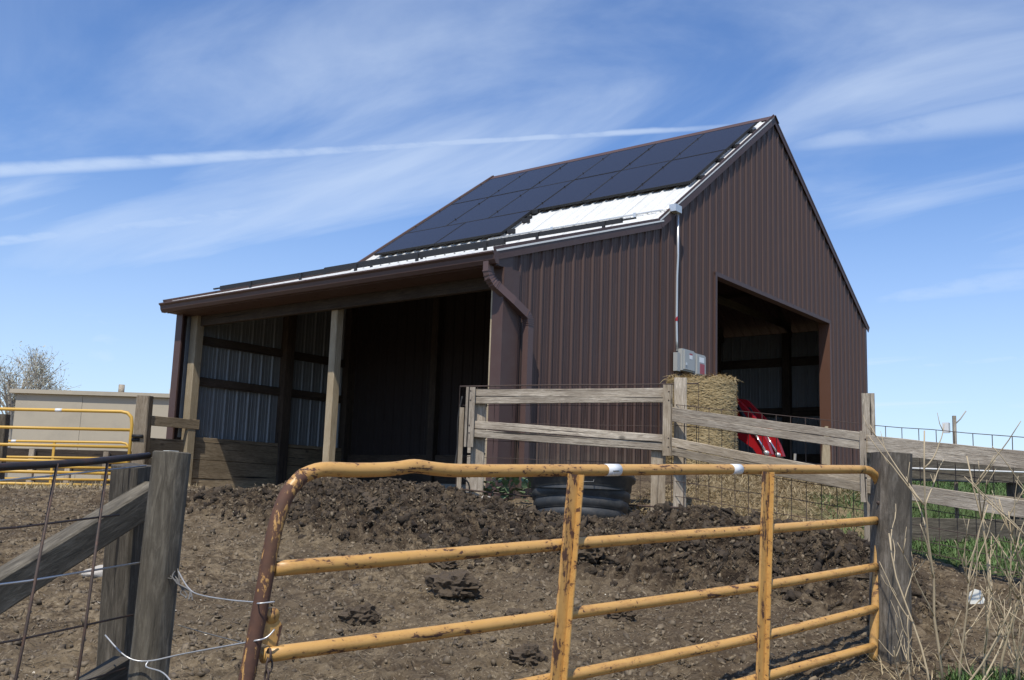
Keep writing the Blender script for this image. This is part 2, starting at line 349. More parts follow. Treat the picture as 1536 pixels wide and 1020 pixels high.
def box(name, lo, hi, mat, parent=None):
    c = [(a+b)/2 for a, b in zip(lo, hi)]
    o = Acc().box([a-k for a, k in zip(lo, c)], [b-k for b, k in zip(hi, c)])
    return mk(name, o.V, o.F, mat, parent, False, Matrix.Translation(Vector(c)))
# value noise in numpy
def vnoise(x, y, seed=0):
    xi = np.floor(x).astype(np.int64); yi = np.floor(y).astype(np.int64); fx = x-xi; fy = y-yi
    fx = fx*fx*fx*(fx*(fx*6-15)+10); fy = fy*fy*fy*(fy*(fy*6-15)+10)
    def h(a, b):
        n = (a*374761393 + b*668265263 + seed*1442695041) & 0x7fffffff
        n = ((n ^ (n >> 13))*1274126177) & 0x7fffffff; n = n ^ (n >> 16)
        return (n & 0xffff)/65535.0
    return (h(xi, yi)*(1-fx)+h(xi+1, yi)*fx)*(1-fy)+(h(xi, yi+1)*(1-fx)+h(xi+1, yi+1)*fx)*fy
def fbm(x, y, oct=4, seed=0, gain=0.5):
    s = 0; a = 1; t = 0
    for o in range(oct): s = s+a*vnoise(x*2**o+o*17.3, y*2**o-o*9.1, seed+o); t += a; a *= gain
    return s/t-0.5

# ------------------------------------------------------------------ terrain
CX, CY = -16.512, -7.523
SX = [-300, -60, -5, 0, 3.35, 6.4, 9, 11.4, 14, 30, 120, 900]
SZ = [-4, -2.2, -0.30, 0.0, 0.25, 0.60, 1.02, 1.41, 1.455, 1.44, 1.3, 1.1]
HEAP = [(-9.9, 1.7, 0.08, 0.7), (-9.4, 0.6, 0.22, 1.15), (-9.2, -0.5, 0.30, 1.3), (-9.0, -1.55, 0.19, 1.2), (-8.85, -2.6, 0.20, 1.1), (-8.75, -3.5, 0.36, 1.1), (-8.65, -4.4, 0.28, 0.95), (-9.1, -5.2, 0.08, 0.6)]
def heap(X, Y):
    best = np.zeros_like(X)
    for (a, b) in zip(HEAP[:-1], HEAP[1:]):
        dx, dy = b[0]-a[0], b[1]-a[1]; t = np.clip(((X-a[0])*dx+(Y-a[1])*dy)/(dx*dx+dy*dy), 0, 1)
        d = np.hypot(X-a[0]-t*dx, Y-a[1]-t*dy); w = a[3]+(b[3]-a[3])*t
        best = np.maximum(best, (a[2]+(b[2]-a[2])*t)*np.clip(1-(d/w)**2, 0, 1)**1.2)
    return best
def terrain(X, Y, detail=True):
    X = np.asarray(X, float); Y = np.asarray(Y, float)
    s = .785*(X-CX)+.62*(Y-CY); t = .62*(X-CX)-.785*(Y-CY)
    z = np.interp(s, SX, SZ)
    z = z + .035*np.clip(t, 0, 4)*np.clip((s-5)/3, 0, 1)*np.clip((11-s)/2, 0, 1) - .045*np.clip(-t-4.5, 0, 4)*np.clip((s-3)/5, 0, 1)
    sm = lambda q: np.clip(q, 0, 1)**2*(3-2*np.clip(q, 0, 1))
    z = z + 0.42*sm((t+0.3)/2.0)*sm((s-9.8)/3.2)*np.clip((60-s)/30, 0.3, 1)
    inb = np.clip(np.minimum.reduce([X+7.2, 5.4-X, Y+0.2, 6.6-Y])/0.4, 0, 1)
    z = z*(1-inb)+np.minimum(z, 1.44)*inb
    hp = heap(X, Y)*(1-inb)
    z = z+hp
    if detail:
        near = np.clip((16-s)/5, 0, 1)*(1-inb)
        yard = np.clip((s-2.5)/2, 0, 1)
        rough = np.clip(hp/0.10, 0, 1)
        z = z+near*(fbm(X*0.9, Y*0.9, 3, 3)*0.09 + fbm(X*5, Y*5, 4, 11)*(0.035+0.17*rough) + (np.abs(fbm(X*9+3, Y*9, 4, 29))*-1+0.1)*(0.075+0.16*rough)*yard + fbm(X*26, Y*26, 2, 57)*(0.018+0.035*rough)*yard)
    return z
def tz(x, y): return float(terrain(np.array([x]), np.array([y]))[0])
def axis(lo, hi, step, far_lo, far_hi):
    a = list(np.arange(lo, hi+1e-6, step)); d = step; v = hi
    while v < far_hi: d *= 1.22; v += d; a.append(v)
    d = step; v = lo; b = []
    while v > far_lo: d *= 1.22; v -= d; b.append(v)
    return np.array(b[::-1]+a)
gx = axis(-15.2, -7.0, 0.024, -700, 900); gy = axis(-6.6, 4.6, 0.024, -500, 1100)
GX, GY = np.meshgrid(gx, gy)
pr_ = np.random.default_rng(99); PITS = [(pr_.uniform(-15, -7.6), pr_.uniform(-6, 4.8), pr_.uniform(0.045, 0.10), pr_.uniform(0.015, 0.045)) for _ in range(900)]
GZ = terrain(GX, GY)
for (x, y, r, d) in PITS:      # hoof marks pressed into the muck
    i0, i1 = np.searchsorted(gx, (x-2.2*r, x+2.2*r)); j0, j1 = np.searchsorted(gy, (y-2.2*r, y+2.2*r))
    if i1 <= i0 or j1 <= j0: continue
    q_ = np.hypot(GX[j0:j1, i0:i1]-x, GY[j0:j1, i0:i1]-y)/r
    GZ[j0:j1, i0:i1] += -d*np.exp(-(q_/0.75)**4)+0.5*d*np.exp(-((q_-1.25)/0.35)**2)
nx, ny = len(gx), len(gy)
me = bpy.data.meshes.new('ground')
me.vertices.add(nx*ny); me.vertices.foreach_set('co', np.stack([GX, GY, GZ], -1).astype(np.float32).ravel())
idx = np.arange(nx*ny).reshape(ny, nx); q = np.stack([idx[:-1, :-1], idx[:-1, 1:], idx[1:, 1:], idx[1:, :-1]], -1).reshape(-1, 4)
me.loops.add(q.size); me.loops.foreach_set('vertex_index', q.ravel().astype(np.int32))
me.polygons.add(len(q)); me.polygons.foreach_set('loop_start', np.arange(0, q.size, 4, dtype=np.int32)); me.polygons.foreach_set('loop_total', np.full(len(q), 4, np.int32))
me.polygons.foreach_set('use_smooth', np.ones(len(q), bool)); me.update(calc_edges=True); me.validate()
# two masks painted on the terrain: where grass grows, where muck is heaped
def grass_mask(X, Y):
    s = .785*(X-CX)+.62*(Y-CY); t = .62*(X-CX)-.785*(Y-CY)
    # side of the fence line away from the yard
    right = np.clip((X+7.55-0.25*np.clip(-(Y+2.4), 0, 9)*0+ 0.35*np.clip(-(Y+4.5), 0, 5))/0.5, 0, 1)*np.clip((-1.6-Y)/0.8, 0, 1)
    far = np.clip((s-19)/3, 0, 1)
    fore = np.clip((t-2.3)/0.3, 0, 1)*np.clip((6.1-s)/0.4, 0, 1)*np.clip((s-4)/1, 0, 1)
    leftg = np.clip((s-11.6)/0.8, 0, 1)*np.clip((-t-4.4)/0.5, 0, 1)
    return np.clip(right+far+fore+0.7*leftg, 0, 1)
GM = np.clip(grass_mask(GX, GY)+fbm(GX*1.3, GY*1.3, 3, 41)*0.5*(grass_mask(GX, GY) > 0.02), 0, 1); HM = np.clip(heap(GX, GY)/0.12+fbm(GX*2, GY*2, 3, 5)*0.5, 0, 1)
at_ = me.color_attributes.new('cover', 'FLOAT_COLOR', 'POINT')
at_.data.foreach_set('color', np.stack([GM, HM, np.zeros_like(GM), np.ones_like(GM)], -1).astype(np.float32).ravel())
m, nt, bs = newmat('trodden muck')
g = nd(nt, 'ShaderNodeNewGeometry'); pos = g.outputs['Position']
ca = nd(nt, 'ShaderNodeVertexColor', layer_name='cover'); sc_ = nd(nt, 'ShaderNodeSeparateColor'); lk(nt, ca.outputs[0], sc_.inputs[0])
nA = noise(nt, pos, 0.9, 5, 0.6); nB = noise(nt, pos, 9.0, 9, 0.72, 0.6); nC = noise(nt, pos, 38.0, 6, 0.75); nD = noise(nt, pos, 24.0, 5, 0.7, 1.5)
soil = ramp(nt, nB, [(0.38, (0.050, 0.034, 0.019)), (0.49, (0.128, 0.094, 0.056)), (0.60, (0.22, 0.168, 0.104))])
soil = mixrgb(nt, smooth(nt, nA, 0.38, 0.60), mixrgb(nt, 0.6, soil, (0.062, 0.044, 0.029)), soil)
soil = mixrgb(nt, smooth(nt, noise(nt, pos, 0.35, 3), 0.5, 0.66, 0.0, 0.3), soil, (0.23, 0.175, 0.105))
flk = smooth(nt, nC, 0.57, 0.64); soil = mixrgb(nt, mth(nt, 'MULTIPLY', flk, 0.75), soil, (0.34, 0.275, 0.185))
dkf = mth(nt, 'MAXIMUM', smooth(nt, nC, 0.34, 0.44, 1.0, 0.0), smooth(nt, nD, 0.34, 0.42, 1.0, 0.0)); soil = mixrgb(nt, mth(nt, 'MULTIPLY', dkf, 0.75), soil, (0.035, 0.025, 0.017))
muck = ramp(nt, nB, [(0.38, (0.014, 0.009, 0.006)), (0.50, (0.050, 0.035, 0.022)), (0.62, (0.135, 0.10, 0.062))])
c = mixrgb(nt, mth(nt, 'MULTIPLY', sc_.outputs[1], 0.95), soil, muck)
sy_ = nd(nt, 'ShaderNodeSeparateXYZ'); lk(nt, pos, sy_.inputs[0]); gf_ = mth(nt, 'ADD', nA, mth(nt, 'MULTIPLY', mth(nt, 'ADD', sy_.outputs[1], 3.7), -0.22))
turf = mixrgb(nt, smooth(nt, gf_, 0.40, 0.62), (0.24, 0.18, 0.10), (0.06, 0.085, 0.028))
c = mixrgb(nt, smooth(nt, mth(nt, 'ADD', sc_.outputs[0], mth(nt, 'MULTIPLY_ADD', nB, 0.5, -0.25)), 0.35, 0.6), c, turf)
lk(nt, c, bs.inputs['Base Color']); bs.inputs['Roughness'].default_value = 0.95; bs.inputs['Specular IOR Level'].default_value = 0.2
bump(nt, bs, mth(nt, 'ADD', mth(nt, 'MULTIPLY', nB, 0.7), mth(nt, 'MULTIPLY', nC, 0.45)), 1.0, 0.03)
me.materials.append(m); M['soil'] = m
ground = bpy.data.objects.new('ground', me); col.objects.link(ground); ground['kind'] = 'structure'; ground['label'] = 'trodden brown muck of the barnyard rising to the barn'

# muck clods / straw litter scattered as uncountable stuff
ico = bmesh.new(); bmesh.ops.create_icosphere(ico, subdivisions=1, radius=1.0)
ICO_V = np.array([v.co[:] for v in ico.verts]); ICO_F = [tuple(v.index for v in f.verts) for f in ico.faces]; ico.free()
ico = bmesh.new(); bmesh.ops.create_icosphere(ico, subdivisions=2, radius=1.0)
ICO2_V = np.array([v.co[:] for v in ico.verts]); ICO2_F = [tuple(v.index for v in f.verts) for f in ico.faces]; ico.free()
ico = bmesh.new(); bmesh.ops.create_icosphere(ico, subdivisions=4, radius=1.0)
ICO3_V = np.array([v.co[:] for v in ico.verts]); ICO3_F = [tuple(v.index for v in f.verts) for f in ico.faces]; ico.free()
def np_mesh(name, V, Q, mat, kind='stuff', label=None, cat=None, parent=None, sm=False):
    me = bpy.data.meshes.new(name); V = np.asarray(V, np.float32); Q = np.asarray(Q, np.int32); k = Q.shape[1]
    me.vertices.add(len(V)); me.vertices.foreach_set('co', V.ravel()); me.loops.add(Q.size); me.loops.foreach_set('vertex_index', Q.ravel())
    me.polygons.add(len(Q)); me.polygons.foreach_set('loop_start', np.arange(0, Q.size, k, dtype=np.int32)); me.polygons.foreach_set('loop_total', np.full(len(Q), k, np.int32))
    if sm: me.polygons.foreach_set('use_smooth', np.ones(len(Q), bool))
    me.update(calc_edges=True); me.materials.append(mat)
    o = bpy.data.objects.new(name, me); WM[o.name] = Matrix.Identity(4); col.objects.link(o)
    if kind: o['kind'] = kind
    if label: o['label'] = label
    if cat: o['category'] = cat
    if parent is not None: o.parent = parent; o.matrix_basis = world_of(parent).inverted()
    return o
def rot3(n):
    q = rng.normal(size=(n, 4)); q /= np.linalg.norm(q, axis=1)[:, None]; w, x, y, z = q.T
    return np.stack([np.stack([1-2*(y*y+z*z), 2*(x*y-z*w), 2*(x*z+y*w)], -1), np.stack([2*(x*y+z*w), 1-2*(x*x+z*z), 2*(y*z-x*w)], -1), np.stack([2*(x*z-y*w), 2*(y*z+x*w), 1-2*(x*x+y*y)], -1)], 1)
def clods(n, sampler, rlo, rhi, name, label, mat, BV, BF, jit=0.5, pw=2.2):
    """ragged crumbs: jittered, squashed and tumbled at random"""
    P = sampler(n); n = len(P); R = rlo*(rhi/rlo)**(rng.random(n)**pw); nv = len(BV)
    V = BV[None]*(1+jit*(rng.random((n, nv, 1))*2-1.15))
    V = V*np.stack([0.7+rng.random(n)*0.9, 0.6+rng.random(n)*0.6, 0.35+rng.random(n)*0.5], -1)[:, None, :]
    V = np.einsum('nij,nvj->nvi', rot3(n), V)*R[:, None, None]
    V = V+np.stack([P[:, 0], P[:, 1], terrain(P[:, 0], P[:, 1])+R*0.12], -1)[:, None, :]
    Q = (np.array(BF)[None]+np.arange(n)[:, None, None]*nv).reshape(-1, 3)
    return np_mesh(name, V.reshape(-1, 3), Q, mat, 'stuff', label, 'muck')
def s_heap(n):
    P = np.stack([rng.uniform(-10.9, -7.3, n*6), rng.uniform(-5.6, 2.4, n*6)], -1); k = heap(P[:, 0], P[:, 1])/0.24 > rng.random(n*6); return P[k][:n]
def s_yard(n):
    return np.stack([rng.uniform(-15, -7.4, n), rng.uniform(-6.0, 4.8, n)], -1)
mk_ = leafmat('muck clods', (0.020, 0.013, 0.008), (0.105, 0.076, 0.047), scale=6.0)
mk_.node_tree.nodes['Principled BSDF'].inputs['Roughness'].default_value = 0.95
g_ = nd(mk_.node_tree, 'ShaderNodeNewGeometry'); bump(mk_.node_tree, mk_.node_tree.nodes['Principled BSDF'], noise(mk_.node_tree, g_.outputs['Position'], 40.0, 5, 0.7), 1.0, 0.02)
clods(17000, s_heap, 0.005, 0.05, 'muck_clods', 'dark crumbly clods of the muck heap before the barn', mk_, ICO2_V, ICO2_F, 0.6, 3.2)
mk2 = leafmat('yard crumbs', (0.045, 0.032, 0.019), (0.22, 0.168, 0.105), scale=4.0)
clods(52000, s_yard, 0.004, 0.026, 'yard_crumbs', 'small loose crumbs of dry muck over the yard', mk2, ICO_V, ICO_F, 0.65, 2.4)
def blades(n, P, llo, lhi, w, mat, name, label, cat, flat=0.15, bend=0.35, zoff=0.0, kind='stuff', parent=None, Z=None, lean=None):
    n = len(P); L = rng.uniform(llo, lhi, n); a = rng.random(n)*6.283; el = flat+(rng.random(n)-0.5)*0.5
    if lean is not None: el = lean(n)
    D = np.stack([np.cos(a)*np.cos(el), np.sin(a)*np.cos(el), np.sin(el)], -1)
    S = np.stack([-np.sin(a), np.cos(a), 0*a], -1)*(w*(0.6+0.8*rng.random(n)))[:, None]
    if Z is None: Z = terrain(P[:, 0], P[:, 1])
    B = np.stack([P[:, 0], P[:, 1], Z+zoff], -1)
    b2 = (rng.random(n)-0.2)*bend
    m1 = B+D*(L*0.5)[:, None]; tp = B+D*L[:, None]-np.stack([0*L, 0*L, L*b2], -1)+S*(rng.random((n, 1))-0.5)*4
    V = np.stack([B-S, B+S, m1+S*0.8, m1-S*0.8, tp+S*0.15, tp-S*0.15], 1).reshape(-1, 3)
    k = np.arange(n)[:, None]*6; Q = np.concatenate([k+np.array([[0, 1, 2, 3]]), k+np.array([[3, 2, 4, 5]])], 1).reshape(-1, 4)
    return np_mesh(name, V, Q, mat, kind, label, cat, parent)
n = 26000; P = np.concatenate([s_yard(n), s_heap(20000)])
for (x, y, r) in [(-10.84, -2.58, 0.20), (-11.8, -2.64, 0.13), (-11.75, -3.95, 0.12), (-9.6, -2.9, 0.17), (-10.2, -1.9, 0.12), (-9.75, -0.55, 0.16)]: P = np.concatenate([P, np.array([x, y])+rng.normal(0, r*0.8, (60, 2))])
blades(n, P, 0.02, 0.11, 0.0020, M['muck_straw'], 'straw_litter', 'short bits of soiled straw trodden into the muck', 'straw', flat=0.1, zoff=0.006)
P = s_yard(900); clv = blades(900, P, 0.006, 0.03, 0.006, M['chip'], 'pale_chips', 'pale chips and bits of corn cob strewn over the muck', 'debris', flat=0.2, zoff=0.008)
# grass and dry straw beyond the fence and in the foreground corner
def s_mask(n, x0, x1, y0, y1, thr=0.35, straw=None):
    P = np.stack([rng.uniform(x0, x1, n), rng.uniform(y0, y1, n)], -1); gm = grass_mask(P[:, 0], P[:, 1]); nn = fbm(P[:, 0]*0.9, P[:, 1]*0.9, 3, 77)
    k = gm > thr
    if straw is True: k &= (nn + 0.5*np.clip((P[:, 1]+3.7)/1.2, -1, 1)) > 0.02
    if straw is False: k &= (nn + 0.5*np.clip((P[:, 1]+3.7)/1.2, -1, 1)) < 0.06
    return P[k]
up_ = lambda n: 0.75+(rng.random(n)-0.5)*1.1
P = np.concatenate([s_mask(60000, -7.6, 0.5, -9.0, -1.6, 0.3, False), s_mask(20000, -11.6, -9.4, -7.4, -5.4, 0.4)])
blades(0, P, 0.03, 0.10, 0.004, M['grass'], 'grass', 'short green spring grass beside the fence', 'grass', lean=up_)
P = s_mask(52000, -7.6, -0.5, -5.5, -0.6, 0.2, True)
blades(0, P, 0.05, 0.22, 0.0035, M['straw'], 'loose_straw', 'loose dry straw and hay scattered round the bale', 'straw', lean=lambda n: 0.25+(rng.random(n)-0.5)*0.8)
P = np.stack([rng.uniform(-12.2, -7.5, 9000), rng.uniform(4.2, 9.5, 9000)], -1); P = P[grass_mask(P[:, 0], P[:, 1]) > 0.2]
blades(0, P, 0.04, 0.13, 0.005, M['straw'], 'dry_grass', 'dry pale grass along the foot of the far yellow gate', 'grass', lean=up_)
# a few larger clods standing alone
BIG = [(-10.84, -2.58, 0.20), (-11.8, -2.64, 0.13), (-12.35, -2.35, 0.09), (-11.75, -3.95, 0.12), (-9.6, -2.9, 0.17), (-10.2, -1.9, 0.12), (-9.75, -0.55, 0.16), (-11.0, -3.3, 0.10), (-10.6, -3.85, 0.11), (-12.9, -2.9, 0.07)]
for i, (x, y, r) in enumerate(BIG):
    rd = np.random.default_rng(i+50); V = ICO3_V.copy(); o3 = Vector((i*7.1, i*3.3, 1.7))
    d = np.array([0.8+0.30*mnoise.fractal(Vector(v)*1.5+o3, 0.9, 2.1, 6)+0.20*mnoise.turbulence(Vector(v)*5+o3, 4, False) for v in V])
    V = V*d[:, None]*np.array([r*1.2, r*0.95, r*0.75]); an = rd.random()*6; V = np.stack([V[:, 0]*math.cos(an)-V[:, 1]*math.sin(an), V[:, 0]*math.sin(an)+V[:, 1]*math.cos(an), V[:, 2]], -1)
    o = mk('muck_clod', V, ICO3_F, mk_, None, False, Matrix.Translation((x, y, tz(x, y)+r*0.18)))
    tag(o, 'largest dark ragged clod of muck lying alone on the yard' if r == 0.20 else 'dark ragged clod of muck lying on the yard', 'clod', 'single clods of muck on the yard')
for (x, y, r, mt, lb) in [(-12.35, -0.38, 0.085, 'stone', 'pale whitish stone lying in the muck beyond the diagonal brace'), (-13.1, -1.9, 0.05, 'greystone', 'small grey stone in the muck behind the wire panel'), (-8.55, -1.0, 0.05, 'stone', 'pinkish pale stone in the muck beside the water tank')]:
    V = ICO3_V.copy(); V = V*(1+0.18*np.sin(V[:, :1]*4+x)+0.15*np.sin(V[:, 1:2]*5+y))*np.array([r*1.3, r*0.9, r*0.6])
    tag(mk('stone', V, ICO3_F, M[mt], None, False, Matrix.Translation((x, y, tz(x, y)+r*0.3))), lb, 'stone')

# ------------------------------------------------------------------ barn
YN, YF_ = -0.17, 6.52              # near gable plane, far gable plane
XL, XB, XA, XR = -7.25, -3.67, 0.47, 5.35
ZE, ZB, ZA, ZR = 4.47, 5.66, 8.63, 5.50
FLOOR = 1.5
def roof_z(x):
    return float(np.interp(x, [-7.65, XB, XA, 5.5], [4.335, ZB, ZA, 5.40]))
barn = thing('barn', (-1.0, 3.2, 1.45), 'dark brown ribbed steel barn with steep gable, open front lean-to and tall doorway', 'barn')
RIB = 0.2286
def rib_profile(a, b, phase=0.0):
    xs = {a: 0.0, b: 0.0}
    k0 = int(math.floor((a-phase)/RIB))-1; k1 = int(math.ceil((b-phase)/RIB))+1
    for k in range(k0, k1+1):
        c = phase+k*RIB
        for dx, h in ((-0.028, 0), (-0.011, 0.022), (0.011, 0.022), (0.028, 0), (0.066, 0), (0.071, 0.004), (0.081, 0.004), (0.086, 0), (0.143, 0), (0.148, 0.004), (0.158, 0.004), (0.163, 0)):
            x = c+dx
            if a-1e-6 <= x <= b+1e-6: xs[x] = h
    return sorted(xs.items())
def wall_sheet(name, a, b, zb, zt, f, mat, parent, extra=(), d0=0.0, phase=0.0):
    """ribbed sheet; f(s, d, z) -> xyz with s along the wall and d outwards"""
    pr = dict(rib_profile(a, b, phase))
    ks = sorted(pr)
    for e in extra:
        if a < e < b:
            j = max(i for i in range(len(ks)) if ks[i] <= e); pr[e] = pr[ks[j]]
    V = []; F = []
    for s, d in sorted(pr.items()): V += [f(s, d+d0, zb(s)), f(s, d+d0, zt(s))]
    n = len(V)//2
    for i in range(n-1): F.append((2*i, 2*i+2, 2*i+3, 2*i+1))
    return mk(name, V, F, mat, parent)
def cuts(a, b, w, also=()):
    c = [a]; x = a+w
    while x < b-0.05: c.append(x); x += w
    c.append(b)
    return sorted(set([round(v, 4) for v in c]+[round(v, 4) for v in also if a < v < b]))
DL, DR, DZ = -1.86, 3.19, 5.2
# near gable
cs = cuts(XL, XR, 0.9144, (DL, DR))
for i, (a, b) in enumerate(zip(cs[:-1], cs[1:])):
    mid = (a+b)/2; bot = DZ if DL < mid < DR else FLOOR-0.05
    wall_sheet('siding_sheet', a, b, lambda s, bot=bot: bot, lambda s: roof_z(s)-0.03, lambda s, d, z: (s, YN-d, z), M['brown'], barn, (XB, XA), d0=0.0015*(i % 2))
# far gable: brown outside, galvanised inside
for i, (a, b) in enumerate(zip(*(lambda c: (c[:-1], c[1:]))(cuts(XL, XR, 0.9144)))):
    wall_sheet('siding_sheet', a, b, lambda s: FLOOR-0.05, lambda s: roof_z(s)-0.03, lambda s, d, z: (s, YF_+d, z), M['brown'], barn, (XB, XA), d0=0.0015*(i % 2))
    wall_sheet('inner_sheet', a, b, lambda s: 2.24, lambda s: roof_z(s)-0.05, lambda s, d, z: (s, YF_-0.05-d, z), M['galv'], barn, (XB, XA), d0=0.0015*(i % 2))
# right wall
for i, (a, b) in enumerate(zip(*(lambda c: (c[:-1], c[1:]))(cuts(YN, YF_, 0.9144)))):
    wall_sheet('siding_sheet', a, b, lambda s: FLOOR-0.05, lambda s: ZR-0.06, lambda s, d, z: (XR+d, s, z), M['brown'], barn, d0=0.0015*(i % 2))
    wall_sheet('inner_sheet', a, b, lambda s: FLOOR, lambda s: ZR-0.08, lambda s, d, z: (XR-0.05-d, s, z), M['galv'], barn, d0=0.0015*(i % 2))
# wall between lean-to and main bay
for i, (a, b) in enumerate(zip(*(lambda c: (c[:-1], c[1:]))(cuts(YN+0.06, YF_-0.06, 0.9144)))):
    wall_sheet('divider_sheet', a, b, lambda s: 2.15, lambda s: ZB-0.12, lambda s, d, z: (XB-0.02-d, s, z), M['shaded_brown'], barn, d0=0.0015*(i % 2))
# roof sheets
def roof_sheets(x0, z0, x1, z1, mat, lift):
    v = Vector((x1-x0, 0, z1-z0)).normalized(); nrm = Vector((-v.z, 0, v.x));  nrm = nrm if nrm.z > 0 else -nrm
    L = Vector((x1-x0, 0, z1-z0)).length
    c = cuts(YN-0.05, YF_+0.06, 0.9144)
    for i, (a, b) in enumerate(zip(c[:-1], c[1:])):
        def f(s, d, z): p = Vector((x0, s, z0))+v*z+nrm*(d+lift); return tuple(p)
        wall_sheet('roof_sheet', a, b, lambda s: 0.0, lambda s: L, f, mat, barn, d0=0.0015*(i % 2))
roof_sheets(-7.60, roof_z(-7.60), XB+0.03, ZB+0.012, M['white_roof'], 0.0)
roof_sheets(XB-0.06, ZB-0.035, XA, ZA, M['white_roof'], 0.035)
roof_sheets(XA, ZA, 5.5, 5.40, M['brown'], 0.035)
# trims
def trim_run(name, pts, w, t, y, mat):
    for A, B in zip(pts[:-1], pts[1:]): board(name, (A[0], y, A[1]), (B[0], y, B[1]), w, t, mat, barn, up=(0, 0, 1), jit=0, ch=0.05)
off = 0.035
board('rake_trim', (-7.62, YN-0.036, roof_z(-7.62)-0.02), (XB-0.05, YN-0.036, ZB-0.035), 0.16, 0.016, M['brown_trim'], barn, jit=0, ch=0.05)
board('rake_trim', (XB-0.06, YN-0.038, ZB-0.03), (XA+0.02, YN-0.038, ZA+0.03), 0.17, 0.016, M['brown_trim'], barn, jit=0, ch=0.05)
board('rake_trim', (XA-0.02, YN-0.037, ZA+0.03), (5.52, YN-0.037, 5.40), 0.14, 0.016, M['brown_trim'], barn, jit=0, ch=0.05)
board('rake_trim', (-7.62, YF_+0.05, roof_z(-7.62)-0.02), (XB-0.05, YF_+0.05, ZB-0.035), 0.16, 0.05, M['brown_trim'], barn, jit=0, ch=0.05)
board('rake_trim', (XB-0.06, YF_+0.05, ZB-0.03), (XA+0.02, YF_+0.05, ZA+0.03), 0.17, 0.05, M['brown_trim'], barn, jit=0, ch=0.05)
rc = Acc().prism([(-0.16, -0.105), (0, 0.012), (0.16, -0.095), (0.16, -0.088), (0, 0.022), (-0.16, -0.098)], lambda p, s: (XA+p[0], s, ZA+0.065+p[1]), YN-0.07, YF_+0.07); rc.mk('ridge_cap', M['brown_trim'], barn)
# corner post, trim and door casing
board('corner_post', (-7.33, YN+0.105, 1.35), (-7.33, YN+0.105, 4.28), 0.15, 0.15, M['wood_new'], barn, up=(0, 1, 0))
Acc().box((-7.43, YN-0.035, 1.45), (-7.407, YN+0.13, 4.2)).box((-7.408, YN-0.035, 1.45), (-7.12, YN-0.022, 4.2)).mk('corner_trim', M['brown_trim'], barn)
Acc().box((XR-0.09, YN-0.03, 1.45), (XR+0.04, YN-0.022, 5.42)).box((XR+0.028, YN-0.03, 1.45), (XR+0.04, YN+0.12, 5.42)).mk('corner_trim', M['brown_trim'], barn)
box('door_jamb_trim', (DL-0.05, YN-0.035, 1.45), (DL+0.015, YN+0.10, DZ+0.04), M['brown_trim'], barn)
box('door_jamb_post', (DL+0.016, YN+0.02, 1.45), (DL+0.03, YN+0.22, DZ-0.04), M['wood_new'], barn)
box('door_jamb', (DR-0.02, YN-0.032, 1.45), (DR+0.05, YN+0.20, DZ), M['rust_trim'], barn)
box('door_head_trim', (DL-0.05, YN-0.032, DZ-0.02), (DR+0.06, YN+0.12, DZ+0.05), M['brown_trim'], barn)
# front of the lean-to
board('header_beam', (-7.10, YN+0.16, 4.17), (-7.10, 6.42, 4.17), 0.28, 0.09, M['wood_brown'], barn)
Acc().box((-7.57, YN-0.02, 4.19), (-7.56, YF_+0.03, 4.36)).mk('fascia', M['brown_trim'], barn)
Acc().box((-7.56, YN, 4.19), (-7.15, YF_, 4.198)).mk('soffit', M['brown_trim'], barn)
Acc().box((-7.56, YN-0.02, 4.198), (-7.25, YN-0.012, 4.36)).mk('eave_end', M['brown_trim'], barn)
gp = [(0, 0), (-0.055, 0), (-0.085, 0.045), (-0.095, 0.10), (-0.125, 0.125), (-0.125, 0.142), (-0.11, 0.142), (-0.08, 0.112), (-0.07, 0.05), (-0.048, 0.012), (0, 0.012)]
Acc().prism(gp, lambda p, s: (-7.572+p[0], s, 4.20+p[1]), YN-0.06, YF_+0.10).mk('gutter', M['brown_trim'], barn)
Acc().prism([(0, 0), (-0.055, 0), (-0.085, 0.045), (-0.095, 0.10), (-0.125, 0.142), (0, 0.142)], lambda p, s: (-7.572+p[0], s, 4.20+p[1]), YN-0.066, YN-0.060).mk('gutter_end', M['brown_trim'], barn)
# downspout: rectangular pipe, two elbows
dsp = [Vector(p) for p in [(-7.60, -0.10, 4.24), (-7.60, -0.10, 4.12), (-7.585, -0.115, 4.04), (-7.54, -0.15, 3.97), (-7.28, -0.235, 3.80), (-7.06, -0.262, 3.68), (-7.02, -0.268, 3.63), (-7.005, -0.27, 3.55), (-7.005, -0.27, 1.62)]]
def rect_sweep(P, hx, hy):
    V = []; F = []
    for i, p in enumerate(P):
        T = (P[min(i+1, len(P)-1)]-P[max(i-1, 0)]).normalized(); yv = Vector((0, 1, 0)); xv = yv.cross(T).normalized(); yv = T.cross(xv)
        for a, b in ((-1, -1), (1, -1), (1, 1), (-1, 1)): V.append(p+xv*a*hx+yv*b*hy)
    for i in range(len(P)-1):
        for k in range(4): F.append((i*4+k, i*4+(k+1) % 4, i*4+4+(k+1) % 4, i*4+4+k))
    F += [(3, 2, 1, 0), tuple(len(V)-4+k for k in range(4))]
    return V, F
V, F = rect_sweep(dsp, 0.052, 0.04); ds = mk('downspout', V, F, M['spout'], barn)
